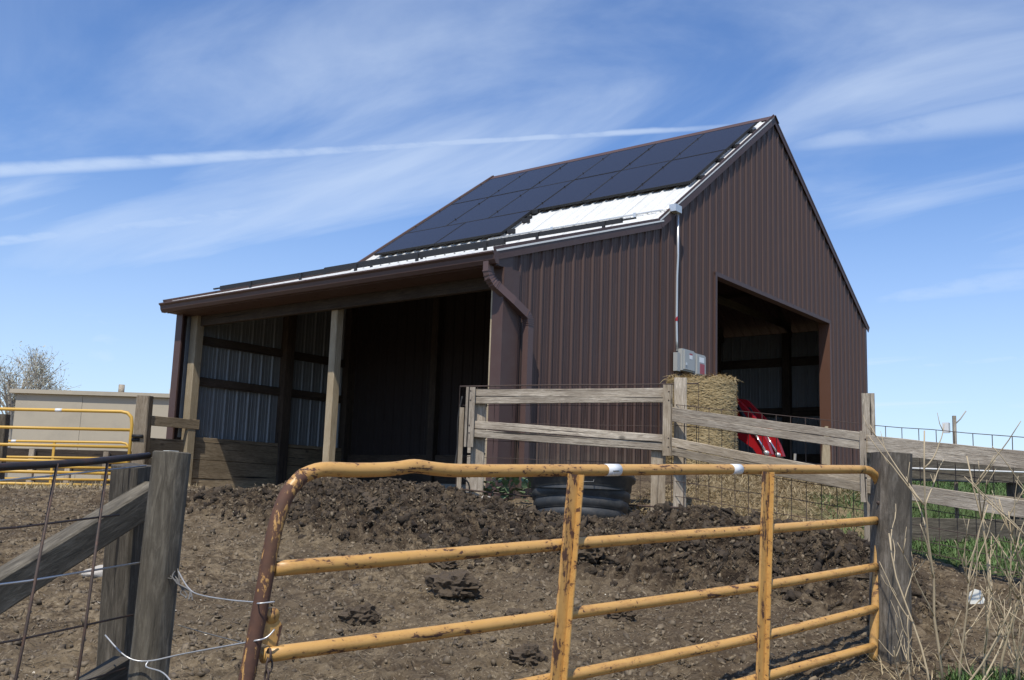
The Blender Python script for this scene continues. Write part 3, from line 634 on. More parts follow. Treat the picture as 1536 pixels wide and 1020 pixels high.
for (a, b) in ((dsp[1], dsp[4]), (dsp[5], dsp[7])):
    for k in range(7):
        t_ = k/6; p = a.lerp(b, t_)
        if (a, b) == (dsp[1], dsp[4]):
            p = [dsp[1], dsp[1].lerp(dsp[2], .5), dsp[2], dsp[2].lerp(dsp[3], .4), dsp[2].lerp(dsp[3], .8), dsp[3].lerp(dsp[4], .05), dsp[3].lerp(dsp[4], .12)][k]; tv = (dsp[1]-dsp[0]).lerp(dsp[4]-dsp[3], t_).normalized()
        else: p = [dsp[5], dsp[5].lerp(dsp[6], .35), dsp[5].lerp(dsp[6], .7), dsp[6], dsp[6].lerp(dsp[7], .33), dsp[6].lerp(dsp[7], .66), dsp[7]][k]; tv = (dsp[5]-dsp[4]).lerp(dsp[8]-dsp[7], t_).normalized()
        V, F = rect_sweep([p-tv*0.006, p+tv*0.006], 0.057, 0.045); mk('corrugation', V, F, M['spout'], ds)
for z in (2.2,): box('strap', (-7.060, -0.3125, z), (-6.950, -0.19, z+0.022), M['brown_trim'], ds)
# posts and inside framing
board('front_post', (-7.0, 3.17, 1.2), (-7.0, 3.17, 4.10), 0.13, 0.13, M['wood_new'], barn, up=(0, 1, 0))
board('front_post', (-7.14, 6.34, 1.2), (-7.14, 6.34, 4.30), 0.17, 0.15, M['wood_new'], barn, up=(0, 1, 0))
Acc().box((-7.40, YF_-0.14, 2.15), (-7.376, YF_+0.03, 4.3)).box((-7.376, YF_+0.02, 2.15), (-7.2, YF_+0.032, 4.3)).mk('corner_trim', M['brown_trim'], barn)
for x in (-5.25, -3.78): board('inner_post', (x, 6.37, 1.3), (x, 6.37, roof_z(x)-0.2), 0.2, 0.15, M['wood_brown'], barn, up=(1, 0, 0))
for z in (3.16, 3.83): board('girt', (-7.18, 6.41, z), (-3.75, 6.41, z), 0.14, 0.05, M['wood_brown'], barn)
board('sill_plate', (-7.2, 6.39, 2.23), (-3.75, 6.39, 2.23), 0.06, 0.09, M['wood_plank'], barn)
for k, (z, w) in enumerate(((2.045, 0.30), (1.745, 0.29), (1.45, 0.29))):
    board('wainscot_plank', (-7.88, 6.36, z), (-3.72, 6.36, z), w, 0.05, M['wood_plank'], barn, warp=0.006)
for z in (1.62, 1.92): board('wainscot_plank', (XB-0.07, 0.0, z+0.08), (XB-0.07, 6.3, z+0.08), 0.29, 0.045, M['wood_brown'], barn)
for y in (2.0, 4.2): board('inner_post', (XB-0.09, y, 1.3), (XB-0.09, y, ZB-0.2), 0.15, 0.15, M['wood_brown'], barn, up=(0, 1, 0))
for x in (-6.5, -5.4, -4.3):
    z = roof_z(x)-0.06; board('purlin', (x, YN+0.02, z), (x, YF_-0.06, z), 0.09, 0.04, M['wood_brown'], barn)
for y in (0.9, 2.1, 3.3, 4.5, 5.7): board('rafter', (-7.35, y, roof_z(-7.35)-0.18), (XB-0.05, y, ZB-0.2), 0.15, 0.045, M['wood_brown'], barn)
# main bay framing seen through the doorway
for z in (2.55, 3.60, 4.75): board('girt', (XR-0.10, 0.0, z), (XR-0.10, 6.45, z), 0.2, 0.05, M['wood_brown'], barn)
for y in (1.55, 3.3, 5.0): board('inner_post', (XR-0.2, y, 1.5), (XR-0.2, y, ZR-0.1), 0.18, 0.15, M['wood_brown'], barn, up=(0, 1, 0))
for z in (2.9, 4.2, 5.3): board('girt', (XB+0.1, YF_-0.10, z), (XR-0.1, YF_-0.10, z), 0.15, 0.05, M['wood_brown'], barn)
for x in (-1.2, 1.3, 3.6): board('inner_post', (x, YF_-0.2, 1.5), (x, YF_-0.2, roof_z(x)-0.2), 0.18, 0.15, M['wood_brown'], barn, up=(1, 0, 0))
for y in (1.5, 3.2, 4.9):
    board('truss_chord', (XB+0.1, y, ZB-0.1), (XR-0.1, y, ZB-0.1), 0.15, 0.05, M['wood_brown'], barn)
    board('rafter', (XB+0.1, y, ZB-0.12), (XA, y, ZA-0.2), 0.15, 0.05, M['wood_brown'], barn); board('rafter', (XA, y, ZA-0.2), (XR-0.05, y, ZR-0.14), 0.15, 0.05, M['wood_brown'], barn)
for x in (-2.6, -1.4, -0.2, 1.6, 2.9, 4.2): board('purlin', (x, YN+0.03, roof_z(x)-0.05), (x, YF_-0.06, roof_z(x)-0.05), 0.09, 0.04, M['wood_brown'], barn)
box('floor_slab', (XB+0.02, YN+0.1, 1.2), (XR-0.06, YF_-0.06, 1.84), M['concrete'], barn)
box('stem_wall', (-7.42, 0.10, 1.0), (-7.24, 2.35, 1.52), M['concrete'], barn)
box('stem_wall', (XB-0.25, 0.0, 1.2), (XB-0.12, 6.3, 1.66), M['concrete'], barn)
for k, (z, w_, c_) in enumerate(((1.63, 0.2, 'wood_grey'), (1.86, 0.22, 'wood_grey'), (2.08, 0.17, 'wood_grey'), (2.46, 0.17, 'wood_tan'))):
    board('front_plank', (-7.22, 0.03, z), (-7.22, 0.42, z), w_, 0.04, M[c_], barn)

# ------------------------------------------------------------------ solar array
PITCH = math.atan2(ZA-ZB, XA-XB); cp, sp = math.cos(PITCH), math.sin(PITCH)
sdir = Vector((-cp, 0, -sp)); ndir = Vector((-sp, 0, cp)); ydir = Vector((0, 1, 0))
A0 = Vector((0.0, -0.07, roof_z(0.0)))+ndir*0.125-sdir*0.10
array = thing('solar_array', (-1.5, 3.2, roof_z(-1.5)), 'dark solar panel array with stepped lower edge on the steep roof slope', 'solar panels')
def panel_mesh(lu, ls):
    g, f = Acc(), Acc(); e = 0.012
    g.box((e, e, -0.02), (lu-e, ls-e, 0.016))
    for a, b in (((0, 0), (lu, e)), ((0, ls-e), (lu, ls)), ((0, e), (e, ls-e)), ((lu-e, e), (lu, ls-e))): f.box((*a, -0.022), (*b, 0.019))
    res = []
    for nm, ac, mt in (('solar_panel', g, M['pv']), ('panel_frame', f, M['black_metal'])):
        me = bpy.data.meshes.new(nm); me.from_pydata(ac.V, [], ac.F); me.update(); me.materials.append(mt); res.append(me)
    return res
WP, LP, GAP = 1.050, 1.569, 0.008
mp_, ml_ = panel_mesh(WP-0.002, LP-0.002), panel_mesh(LP-0.002, WP-0.002)
def put_panel(u, s, me2, jz):
    p = A0+ydir*u+sdir*s+ndir*jz
    mtx = Matrix(((ydir.x, sdir.x, ndir.x, p.x), (ydir.y, sdir.y, ndir.y, p.y), (ydir.z, sdir.z, ndir.z, p.z), (0, 0, 0, 1)))
    a = shared('solar_panel', me2[0], mtx, array); shared('panel_frame', me2[1], mtx, a)
for r_ in range(2):
    for c_ in range(6): put_panel(c_*(WP+GAP), r_*(LP+GAP), mp_, random.uniform(-0.003, 0.003))
for c_ in range(2): put_panel(6*(WP+GAP)-GAP-(c_+1)*(LP+GAP)+GAP, 2*(LP+GAP), ml_, 0.0)
def on_roof(u, s, h): return A0+ydir*u+sdir*s+ndir*h
for s in (0.35, 1.2, 1.95, 2.8): board('mounting_rail', on_roof(-0.10, s, -0.055), on_roof(6.4, s, -0.055), 0.05, 0.04, M['black_metal'], array, jit=0)
for s in (3.35, 4.0): board('mounting_rail', on_roof(3.1, s, -0.055), on_roof(6.4, s, -0.055), 0.05, 0.04, M['black_metal'], array, jit=0)
for s in (0.35, 1.2, 1.95, 2.8):
    for u in (-0.03, 1.052, 2.11, 3.168, 4.226, 5.284, 6.36): board('panel_clamp', on_roof(u-0.006, s, 0.02), on_roof(u+0.006, s, 0.02), 0.012, 0.05, M['black_metal'], array, jit=0)
box_c = on_roof(3.0, 3.3, 0)
for s, u in ((3.15, 3.12), (3.6, 3.05), (4.1, 3.05)): board('rail_end', on_roof(u-0.06, s, -0.03), on_roof(u+0.08, s, -0.03), 0.08, 0.06, M['black_metal'], array, jit=0)
# empty rails on the lean-to roof
def lean_z(x, h): return 4.335+(x+7.65)*(ZB-4.335)/(XB+7.65)+h
for i, (x, y0, y1, h, lb) in enumerate(((-4.45, 0.02, 6.45, 0.125, 'long black empty mounting rail on the lean-to roof just under the solar panels'), (-6.75, 0.35, 6.35, 0.10, 'long black empty mounting rail on the lean-to roof close above the gutter'))):
    t_ = thing('mounting_rail', (x, 3.2, lean_z(x, 0.03)), lb, 'rail')
    board('rail_bar', (x, y0, lean_z(x, h)), (x, y1, lean_z(x, h)), 0.065, 0.045, M['black_metal'], t_, jit=0)
    board('rail_tip', (x+0.02, y0-0.22, lean_z(x, h+0.01)), (x+0.02, y0+0.1, lean_z(x, h+0.01)), 0.022, 0.03, M['black_metal'], t_, jit=0)
    board('rail_tip', (x+0.02, y1-0.1, lean_z(x, h+0.01)), (x+0.02, y1+0.22, lean_z(x, h+0.01)), 0.022, 0.03, M['black_metal'], t_, jit=0)
    for y in np.arange(y0+0.3, y1, 1.22): box('rail_foot', (x-0.04, y-0.025, lean_z(x, 0.015)), (x-0.02, y+0.025, lean_z(x, h+0.02)), M['black_metal'], t_)
# conduit: along the roof break, over the rake and down the gable
cpts = [(-3.42, 3.4, 5.93), (-3.42, 1.2, 5.93), (-3.42, 0.0, 5.93), (-3.42, -0.20, 5.93)]
cd = thing('conduit_run', (-3.4, -0.25, 3.6), 'thin pale grey electrical conduit running along the roof and down the gable', 'conduit')
tube('roof_conduit', cpts, 0.014, M['conduit'], cd, 8)
box('conduit_elbow_box', (-3.47, -0.32, 5.87), (-3.28, -0.205, 5.98), M['conduit'], cd)
tube('wall_conduit', [(-3.30, -0.265, 5.9), (-3.29, -0.265, 5.2), (-3.27, -0.24, 4.9), (-3.265, -0.235, 4.2), (-3.25, -0.235, 3.9), (-3.24, -0.235, 3.75)], 0.018, M['conduit'], cd, 8)
for y in (0.4, 2.0): box('conduit_strap', (-3.45, y, 5.84), (-3.39, y+0.05, 5.95), M['conduit'], cd)
Acc().tube([(-3.267, -0.237, 4.2), (-3.262, -0.237, 4.27)], 0.020, 8).mk('red_marker_tape', M['red'], cd)
def ebox(x0, x1, z0, z1, label, red):
    t_ = thing('electrical_box', ((x0+x1)/2, -0.3, z0), label, 'electrical box')
    box('enclosure', (x0, -0.30, z0), (x1, -0.20, z1), M['pvgrey'], t_)
    dr = box('cover', (x0+0.03, -0.325, z0+0.02), (x1-0.02, -0.30, z1-0.02), M['pvgrey'], t_)
    if red: box('warning_label', (x0+0.12, -0.3275, z0+0.03), (x1-0.06, -0.3252, z0+0.19), M['red'], dr); box('white_label', (x0+0.1, -0.3275, z0+0.21), (x1-0.08, -0.3252, z0+0.29), M['white_tag'], dr)
    else: box('white_label', (x0+0.18, -0.3275, z0+0.19), (x1-0.1, -0.3252, z0+0.25), M['white_tag'], dr); box('warning_label', (x0+0.18, -0.3275, z0+0.252), (x1-0.1, -0.3252, z0+0.275), M['red'], dr)
    if red: box('switch_handle', (x1, -0.28, z0+0.12), (x1+0.05, -0.23, z0+0.24), M['pvgrey'], t_)
    else: box('latch', (x0+0.06, -0.335, z0+0.08), (x0+0.09, -0.3252, z0+0.12), M['conduit'], dr)
    return t_
ebox(-3.19, -2.82, 3.46, 3.79, 'grey metal combiner box beside the conduit on the gable wall', False)
ebox(-2.79, -2.46, 3.43, 3.77, 'grey switch box with red warning sticker on the gable wall', True)
box_o = tag(box('conduit_fitting', (-3.29, -0.27, 3.44), (-3.20, -0.20, 3.72), M['pvgrey']), 'small grey fitting where the conduit ends beside the combiner box', 'fitting')

# ------------------------------------------------------------------ foreground gate
GA, GB = Vector((-14.373, -4.816, 0)), Vector((-10.147, -5.442, 0))
gdir = (GB-GA).normalized(); gnor = Vector((-gdir.y, gdir.x, 0)) * 1.0     # gnor points to the barn
def gp_(x, z, off=0.0):      # x is world X on the gate's vertical plane
    t_ = (x-GA.x)/gdir.x; p = GA+gdir*t_+gnor*off; return Vector((p.x, p.y, z))
gate = thing('pipe_gate', (-12.3, -5.13, 0.4), 'chipped yellow five-rail pipe gate with rusty bent end in the foreground', 'gate')
path = [(-14.45, 0.40), (-14.42, 0.70), (-14.385, 0.93), (-14.355, 1.15), (-14.338, 1.29), (-14.318, 1.40), (-14.285, 1.487), (-14.235, 1.543), (-14.16, 1.568), (-14.02, 1.572)]
tr1 = [gp_(x, z) for x, z in path]
def spl(P, n):      # Catmull-Rom resample
    out = []
    for i in range(len(P)-1):
        p0, p1, p2, p3 = P[max(i-1, 0)], P[i], P[i+1], P[min(i+2, len(P)-1)]
        for k in range(n):
            t = k/n; out.append(0.5*((2*p1)+(p2-p0)*t+(2*p0-5*p1+4*p2-p3)*t*t+(3*p1-p0-3*p2+p3)*t*t*t))
    out.append(P[-1]); return out
RP = 0.0262
tube('end_stile', spl(tr1[:8], 5), RP, M['stile_rust'], gate, 16)
top = [tr1[7], tr1[8], tr1[9], gp_(-13.86, 1.583), gp_(-13.76, 1.598), gp_(-13.66, 1.592), gp_(-13.5, 1.592), gp_(-12.94, 1.617), gp_(-12.2, 1.652), gp_(-11.45, 1.686), gp_(-10.8, 1.713), gp_(-10.33, 1.733)]
tube('top_rail', spl(top, 4), RP, M['yellow'], gate, 16)
rp_ = [gp_(-10.33, 1.733), gp_(-10.25, 1.728), gp_(-10.175, 1.70), gp_(-10.13, 1.645), gp_(-10.115, 1.57), gp_(-10.13, 1.40), gp_(-10.165, 1.15), gp_(-10.21, 0.88), gp_(-10.25, 0.60)]
tube('end_stile', spl(rp_, 5), RP, M['yellow'], gate, 16)
RAILS = [[(-14.32, 1.235), (-13.75, 1.262), (-12.97, 1.302), (-11.456, 1.368), (-10.14, 1.428)],
         [(-14.34, 0.960), (-13.6, 0.985), (-12.998, 1.010), (-11.459, 1.076), (-10.18, 1.147)],
         [(-14.39, 0.70), (-13.01, 0.755), (-11.49, 0.817), (-10.215, 0.90)],
         [(-14.42, 0.46), (-13.02, 0.53), (-11.505, 0.61), (-10.245, 0.678)]]
for rl in RAILS: tube('rail', spl([gp_(x, z) for x, z in rl], 5), RP*0.98, M['yellow'], gate, 16)
for (xt, zt, xb, zb) in ((-12.93, 1.60, -13.03, 0.49), (-11.445, 1.672, -11.515, 0.58)):
    # upright channel on the camera side: a web and a narrow flange
    A_, B_ = gp_(xb, zb, -0.034), gp_(xt, zt, -0.034)
    board('upright', A_, B_, 0.062, 0.012, M['yellow_rusty'], gate, up=tuple(gdir), jit=0, ch=0.1)
    board('upright_flange', A_+gdir*0.034-gnor*0.012, B_+gdir*0.034-gnor*0.012, 0.008, 0.036, M['yellow'], gate, up=tuple(gdir), jit=0, ch=0.1)
for x0, x1 in ((-12.69, -12.60), (-11.72, -11.64)):
    z = lambda x: np.interp(x, [-12.94, -12.2, -11.45], [1.617, 1.652, 1.686])
    st = tube('sticker', [gp_(x0, z(x0)), gp_(x1, z(x1))], RP+0.0012, M['white_tag'], gate, 16)
# dark print line on one sticker, hinge lug, chain and latch hardware
tube('sticker_print', [gp_(-12.665, 1.6255, -RP-0.002), gp_(-12.625, 1.6275, -RP-0.002)], 0.0022, M['black_metal'], gate, 5)
V, F = tube_geo([gp_(-10.118, 1.50), gp_(-10.122, 1.56)], RP+0.006, 14); mk('hinge_collar', V, F, M['yellow_rusty'], gate, True)
tube('hinge_pin', [gp_(-10.12, 1.53), gp_(-10.06, 1.535), gp_(-9.97, 1.535)], 0.011, M['wire_rust'], gate, 8)
tube('hinge_nut', [gp_(-10.075, 1.515, -0.03), gp_(-10.075, 1.545, -0.03)], 0.022, M['wire_rust'], gate, 6)
lug = Acc().prism([(0, 0), (0.06, -0.02), (0.075, 0.05), (0.05, 0.085), (0.015, 0.075)], lambda p, s: tuple(gp_(-14.352+p[0], 1.0+p[1], s)), -0.006, 0.006); lug.mk('latch_lug', M['yellow_rusty'], gate)
tube('latch_disc', [gp_(-14.318, 1.085, -0.01), gp_(-14.318, 1.085, 0.01)], 0.026, M['yellow_rusty'], gate, 14)
for k in range(7):
    c0 = gp_(-14.335+0.004*math.sin(k*2), 0.965-0.033*k, -0.032); ax = gdir if k % 2 else gnor
    ring = [c0+Vector((0, 0, 1))*0.021*math.cos(a)+ax*0.011*math.sin(a) for a in np.linspace(0, 2*math.pi, 13)]
    tube('chain_link', ring, 0.0038, M['wire_rust'], gate, 6)

# right gate post
gpost = thing('gate_post', (-10.09, -5.50, 0.5), 'thick knotty weathered timber post hinging the yellow gate', 'post')
board('post_body', (-10.115, -5.475, 0.2), (-10.075, -5.515, 1.845), 0.21, 0.19, M['wood_knotty'], gpost, up=(0.727, -0.687, 0), jit=0.02, warp=0.006, ch=0.18)
tube('hinge_bolt', [(-10.20, -5.46, 1.535), (-10.02, -5.52, 1.54)], 0.012, M['wire_rust'], gpost, 8)

# ------------------------------------------------------------------ left foreground
lp = thing('round_post', (-14.31, -4.14, 0.3), 'round weathered grey wooden post beside the rusty end of the gate', 'post')
def round_post(A, B, r0, r1, mat, parent, name='post_body', seg=28, n=16, amp=0.03, seed=1):
    mtx, L = frame(A, B); rd = random.Random(seed); V = []; F = []
    for i in range(n+1):
        for k in range(seg):
            a = 2*math.pi*k/seg; r = (r0+(r1-r0)*i/n)*(1+amp*math.sin(3*a+seed+0.2*i)+amp*0.5*math.sin(7*a+2*seed)+amp*0.5*math.sin(i*0.9+a))
            V.append((L*i/n, r*math.cos(a), r*math.sin(a)))
    for i in range(n):
        for k in range(seg): F.append((i*seg+k, i*seg+(k+1) % seg, (i+1)*seg+(k+1) % seg, (i+1)*seg+k))
    b = len(V)
    V += [(L+0.004, 0.9*(r1)*math.cos(2*math.pi*k/seg), 0.9*r1*math.sin(2*math.pi*k/seg)) for k in range(seg)]
    for k in range(seg): F.append((n*seg+k, n*seg+(k+1) % seg, b+(k+1) % seg, b+k))
    F.append(tuple(b+k for k in range(seg)))
    return mk(name, V, F, mat, parent, False, mtx)
pb = round_post((-14.325, -4.125, -0.1), (-14.30, -4.153, 1.618), 0.074, 0.069, M['wood_post'], lp)
box('top_patch', (-14.325, -4.175, 1.6235), (-14.285, -4.135, 1.6255), M['paper'], lp)
tp = thing('timber_post', (-14.2, -3.77, 0.3), 'square dark timber post standing behind the round post', 'post')
board('post_body', (-14.10, -3.62, 0.0), (-14.24, -3.80, 1.57), 0.125, 0.13, M['wood_dark'], tp, up=(0.94, 0.35, 0), jit=0.03)
br = board('diagonal_brace', (-15.35, -4.27, 0.90), (-14.19, -3.885, 1.455), 0.115, 0.085, M['wood_post'], None, jit=0.02, warp=0.004)
tag(br, 'diagonal grey timber brace leaning on the post behind the wire panel', 'brace')
lo = board('low_brace', (-15.0, -4.25, 0.62), (-14.30, -3.95, 0.80), 0.10, 0.07, M['wood_dark'], None, jit=0.02); tag(lo, 'low grey timber running to the foot of the round post', 'timber')
wp = thing('livestock_panel', (-14.8, -4.28, 0.3), 'rusty welded wire livestock panel hung under a dark pipe rail', 'livestock panel')
tube('top_pipe', [(-15.35, -4.475, 1.50), (-15.03, -4.357, 1.534), (-14.70, -4.235, 1.563), (-14.37, -4.112, 1.603)], 0.0125, M['steel_black'], wp, 12)
tube('top_wire', [(-15.35, -4.47, 1.462), (-14.85, -4.28, 1.510), (-14.37, -4.10, 1.565)], 0.003, M['wire_galv'], wp, 6)
for a, b in (((-14.812, -4.285, 1.555), (-14.945, -4.325, 0.42)), ((-14.585, -4.20, 1.565), (-14.66, -4.225, 0.42)), ((-15.06, -4.375, 1.53), (-15.2, -4.43, 0.42))):
    tube('upright_rod', [a, Vector(a).lerp(Vector(b), 0.5)+Vector((0.006, 0, 0)), b], 0.0052, M['wire_rust'], wp, 8)
for a, b in (((-15.3, -4.46, 1.335), (-14.50, -4.165, 1.385)), ((-15.3, -4.46, 1.17), (-14.371, -4.116, 1.209)), ((-15.3, -4.455, 0.995), (-14.382, -4.12, 1.023)), ((-15.3, -4.45, 0.79), (-14.395, -4.125, 0.837)), ((-15.3, -4.45, 0.60), (-14.39, -4.125, 0.64))):
    m_ = Vector(a).lerp(Vector(b), 0.45)-Vector((0, 0, 0.008)); tube('cross_wire', [a, m_, b], 0.0036, M['wire_galv' if a[2] == 1.17 else 'wire_rust'], wp, 6)
# wire ties between post and gate
w1 = thing('wire_tie', (-14.33, -4.5, 1.12), 'tangled twist of grey wire tying the gate to the round post', 'wire')
tube('tie_strand', spl([Vector(p) for p in [(-14.27, -4.21, 1.185), (-14.31, -4.336, 1.138), (-14.315, -4.415, 1.117), (-14.34, -4.626, 1.118), (-14.362, -4.80, 1.127), (-14.395, -4.85, 1.13), (-14.35, -4.875, 1.135)]], 5), 0.0026, M['wire_galv'], w1, 6)
for k in range(5):
    r_ = random.Random(k); P = [Vector((-14.27-0.01*k % 3, -4.21, 1.19-0.008*k))]+[Vector((-14.29-0.012*j+r_.uniform(-.02, .02), -4.21-0.05*j+r_.uniform(-.015, .015), 1.175-0.017*j+r_.uniform(-.014, .014))) for j in range(1, 5)]
    tube('tie_strand', spl(P, 4), 0.0026, M['wire_dull'], w1, 6)
w2 = thing('wire_tie', (-14.33, -4.5, 0.9), 'bright galvanised wire looped low round the post and the gate stile', 'wire')
tube('tie_strand', spl([Vector(p) for p in [(-14.43, -4.03, 0.945), (-14.42, -4.16, 0.885), (-14.375, -4.228, 0.872), (-14.345, -4.40, 0.915), (-14.39, -4.80, 1.003), (-14.36, -4.855, 1.02), (-14.33, -4.86, 1.045)]], 5), 0.0030, M['wire_galv'], w2, 6)
tube('tie_strand', spl([Vector(p) for p in [(-14.37, -4.232, 0.875), (-14.385, -4.24, 0.855), (-14.375, -4.33, 0.845), (-14.38, -4.42, 0.805), (-14.36, -4.47, 0.74)]], 5), 0.0030, M['wire_galv'], w2, 6)
tube('tie_strand', spl([Vector(p) for p in [(-14.25, -4.215, 0.985), (-14.30, -4.5, 0.985), (-14.36, -4.80, 0.99)]], 5), 0.0022, M['wire_dull'], w2, 6)

# ------------------------------------------------------------------ yard fence
F0, F1, F2, F3 = Vector((-8.31, -0.51, 0)), Vector((-7.35, -2.40, 0)), Vector((-7.71, -4.55, 0)), Vector((-8.6, -6.87, 0))
toC = lambda p: (Vector((CX, CY, 0))-Vector((p[0], p[1], 0))).normalized()
fence = thing('board_fence', (-7.7, -2.5, 1.3), 'weathered grey board fence with wire panels between yard and barn', 'fence')
def fb(a, za, b, zb, w, mat, name='fence_board', off=0.0, t=0.04, w2=None):
    d = (Vector(b)-Vector(a)).normalized(); n = Vector((-d.y, d.x, 0)); n = n if n.dot(toC(a)) > 0 else -n
    return board(name, (a[0]+n.x*off, a[1]+n.y*off, za), (b[0]+n.x*off, b[1]+n.y*off, zb), w, t, M[mat], fence, jit=0.03, warp=0.005, w2=w2)
fb(F0, 2.587, F1, 2.621, 0.078, 'wood_grey', off=0.03); fb(F0, 2.508, F1, 2.542, 0.074, 'wood_grey', off=0.03)
fb(F0, 2.240, F1, 2.138, 0.082, 'wood_grey', off=0.03); fb(F0, 2.152, F1, 2.052, 0.082, 'wood_grey', off=0.03)
fb(F1, 2.435, F2, 2.108, 0.075, 'wood_grey', off=0.03, t=0.045); fb(F1, 2.360, F2, 2.034, 0.073, 'wood_grey', off=0.028, t=0.045)
fb(F1, 2.115, F2, 1.752, 0.085, 'wood_tan', off=0.03); fb(F1, 2.022, F2, 1.672, 0.080, 'wood_tan', off=0.03)
f3t = F2.lerp(F3, 1.0)
fb(F2, 2.055, f3t, 1.79, 0.155, 'wood_grey', off=0.03, w2=0.12)
fb(F2, 1.70, f3t, 1.40, 0.13, 'wood_grey', off=0.0)
def upright(p, z0, z1, w, t, mat, name, off=0.0, side=0.0, lean=0.0):
    n = toC(p); s_ = Vector((n.y, -n.x, 0)); q = Vector((p[0], p[1], 0))+n*off+s_*side
    return board(name, (q.x, q.y, z0), (q.x+lean*s_.x, q.y+lean*s_.y, z1), w, t, M[mat], fence, up=tuple(s_), jit=0.025)
upright(F0, 2.00, 2.64, 0.10, 0.045, 'wood_grey', 'batten', 0.075, 0.0, 0.0)
upright(F0, 1.15, 2.60, 0.15, 0.14, 'wood_grey', 'fence_post', -0.07, -0.10)
upright(F0, 1.15, 2.42, 0.05, 0.10, 'wood_tan', 'batten', 0.02, 0.085)
upright(F1, 1.96, 2.69, 0.10, 0.045, 'wood_tan', 'batten', 0.075, 0.01)
upright(F1, 1.10, 2.78, 0.13, 0.13, 'wood_grey', 'fence_post', -0.08, -0.12)
upright(F1, 1.35, 2.02, 0.15, 0.05, 'wood_tan', 'batten', -0.03, 0.10)
upright(F2, 1.55, 2.16, 0.055, 0.045, 'wood_grey', 'batten', 0.075, 0.02)
upright(F2, 0.95, 2.50, 0.11, 0.12, 'wood_grey', 'fence_post', -0.07, -0.03)
f25 = F2.lerp(F3, 0.98); upright(f25, 0.6, 2.0, 0.12, 0.12, 'wood_dark', 'fence_post', -0.08, 0)
for p, zs in ((F0, (2.60, 2.50, 2.23, 2.15)), (F1, (2.62, 2.53, 2.14, 2.05)), (F2, (2.09, 1.76))):
    n_ = toC(p)
    for z in zs:
        q = Vector((p.x, p.y, z))+n_*0.096; tube('nail_head', [q, q+n_*0.006], 0.007, M['wire_rust'], fence, 8)
# wire panels behind the boards
def wire_panel(a, za0, za1, b, zb0, zb1, off, nv, nh, r=0.0034, topr=0.0034, name='wire_mesh', zs=None):
    a, b = Vector(a), Vector(b); d = (b-a).normalized(); n = Vector((-d.y, d.x, 0)); n = n if n.dot(toC(a)) > 0 else -n
    a = a+n*off; b = b+n*off; ac = Acc()
    for i in range(nv+1):
        p = a.lerp(b, i/nv); z0 = za0+(zb0-za0)*i/nv; z1 = za1+(zb1-za1)*i/nv; jx = random.uniform(-.006, .006)
        ac.tube([(p.x, p.y, z0), (p.x+jx, p.y+jx, (z0+z1)/2), (p.x, p.y, z1)], r, 5)
    for k in range(nh+1):
        f = (k/nh)**1.25 if zs is None else zs[k]; P = []
        for i in range(9):
            p = a.lerp(b, i/8); z0 = za0+(zb0-za0)*i/8; z1 = za1+(zb1-za1)*i/8; P.append((p.x, p.y, z0+(z1-z0)*f+random.uniform(-.004, .004)))
        ac.tube(P, topr if k == nh else r, 5)
    return ac.mk(name, M['wire_rust'], fence)
wire_panel(F0+Vector((-0.06, 0.12, 0)), 1.50, 2.66, F1+Vector((0.14, -0.27, 0)), 1.42, 2.72, -0.05, 13, 7, r=0.003, topr=0.008)
for a, za, b, zb in ((F0+Vector((-.06, .12, 0)), 1.555, F0.lerp(F1, 0.36), 1.495), (F0.lerp(F1, 0.72), 1.45, F1+Vector((.16, -.3, 0)), 1.435)):
    tube('panel_rod', [(a.x, a.y, za), (b.x, b.y, zb)], 0.010, M['wire_rust'], fence, 7)
wire_panel(F1, 1.45, 2.50, F2, 1.22, 2.225, -0.06, 14, 6, r=0.0036)
wire_panel(F2, 1.22, 2.225, F3, 0.92, 1.95, -0.06, 15, 7, r=0.0036)
V = [Vector((F0.x-0.02, F0.y+0.10, 2.55)), Vector((F0.x-0.05, F0.y+0.12, 2.3)), Vector((F0.x-0.04, F0.y+0.12, 2.0)), Vector((F0.x-0.1, F0.y+0.08, 1.75)), Vector((F0.x, F0.y-0.02, 1.62)), Vector((F0.x+0.02, F0.y-0.02, 1.45))]
tube('cable', spl(V, 5), 0.009, M['rubber'], fence, 6)
# second, darker fence in the paddock beyond
df = thing('paddock_fence', (-6.0, -5.0, 1.2), 'dark weathered plank fence in the paddock behind the dry weeds', 'fence')
P0, P1 = Vector((-6.72, -4.52, 0)), Vector((-4.7, -6.2, 0))
for (za, zb, w, mt) in ((1.885, 1.96, 0.25, 'wood_dark'), (1.66, 1.49, 0.13, 'wood_tan'), (1.315, 1.36, 0.22, 'wood_dark'), (1.10, 0.98, 0.15, 'wood_tan')):
    board('fence_board', (P0.x, P0.y, za), (P1.x, P1.y, zb), w, 0.04, M[mt], df, jit=0.03, warp=0.008)
tube('white_pipe', [(P0.x-0.06, P0.y-0.06, 1.885), (P1.x-0.06, P1.y-0.06, 1.905)], 0.008, M['offwhite'], df, 6)
for k in (0.02, 0.5, 0.98):
    p = P0.lerp(P1, k); board('fence_post', (p.x+0.06, p.y+0.06, 0.9), (p.x+0.06, p.y+0.06, 2.0), 0.12, 0.12, M['wood_dark'], df, up=(1, 0, 0))

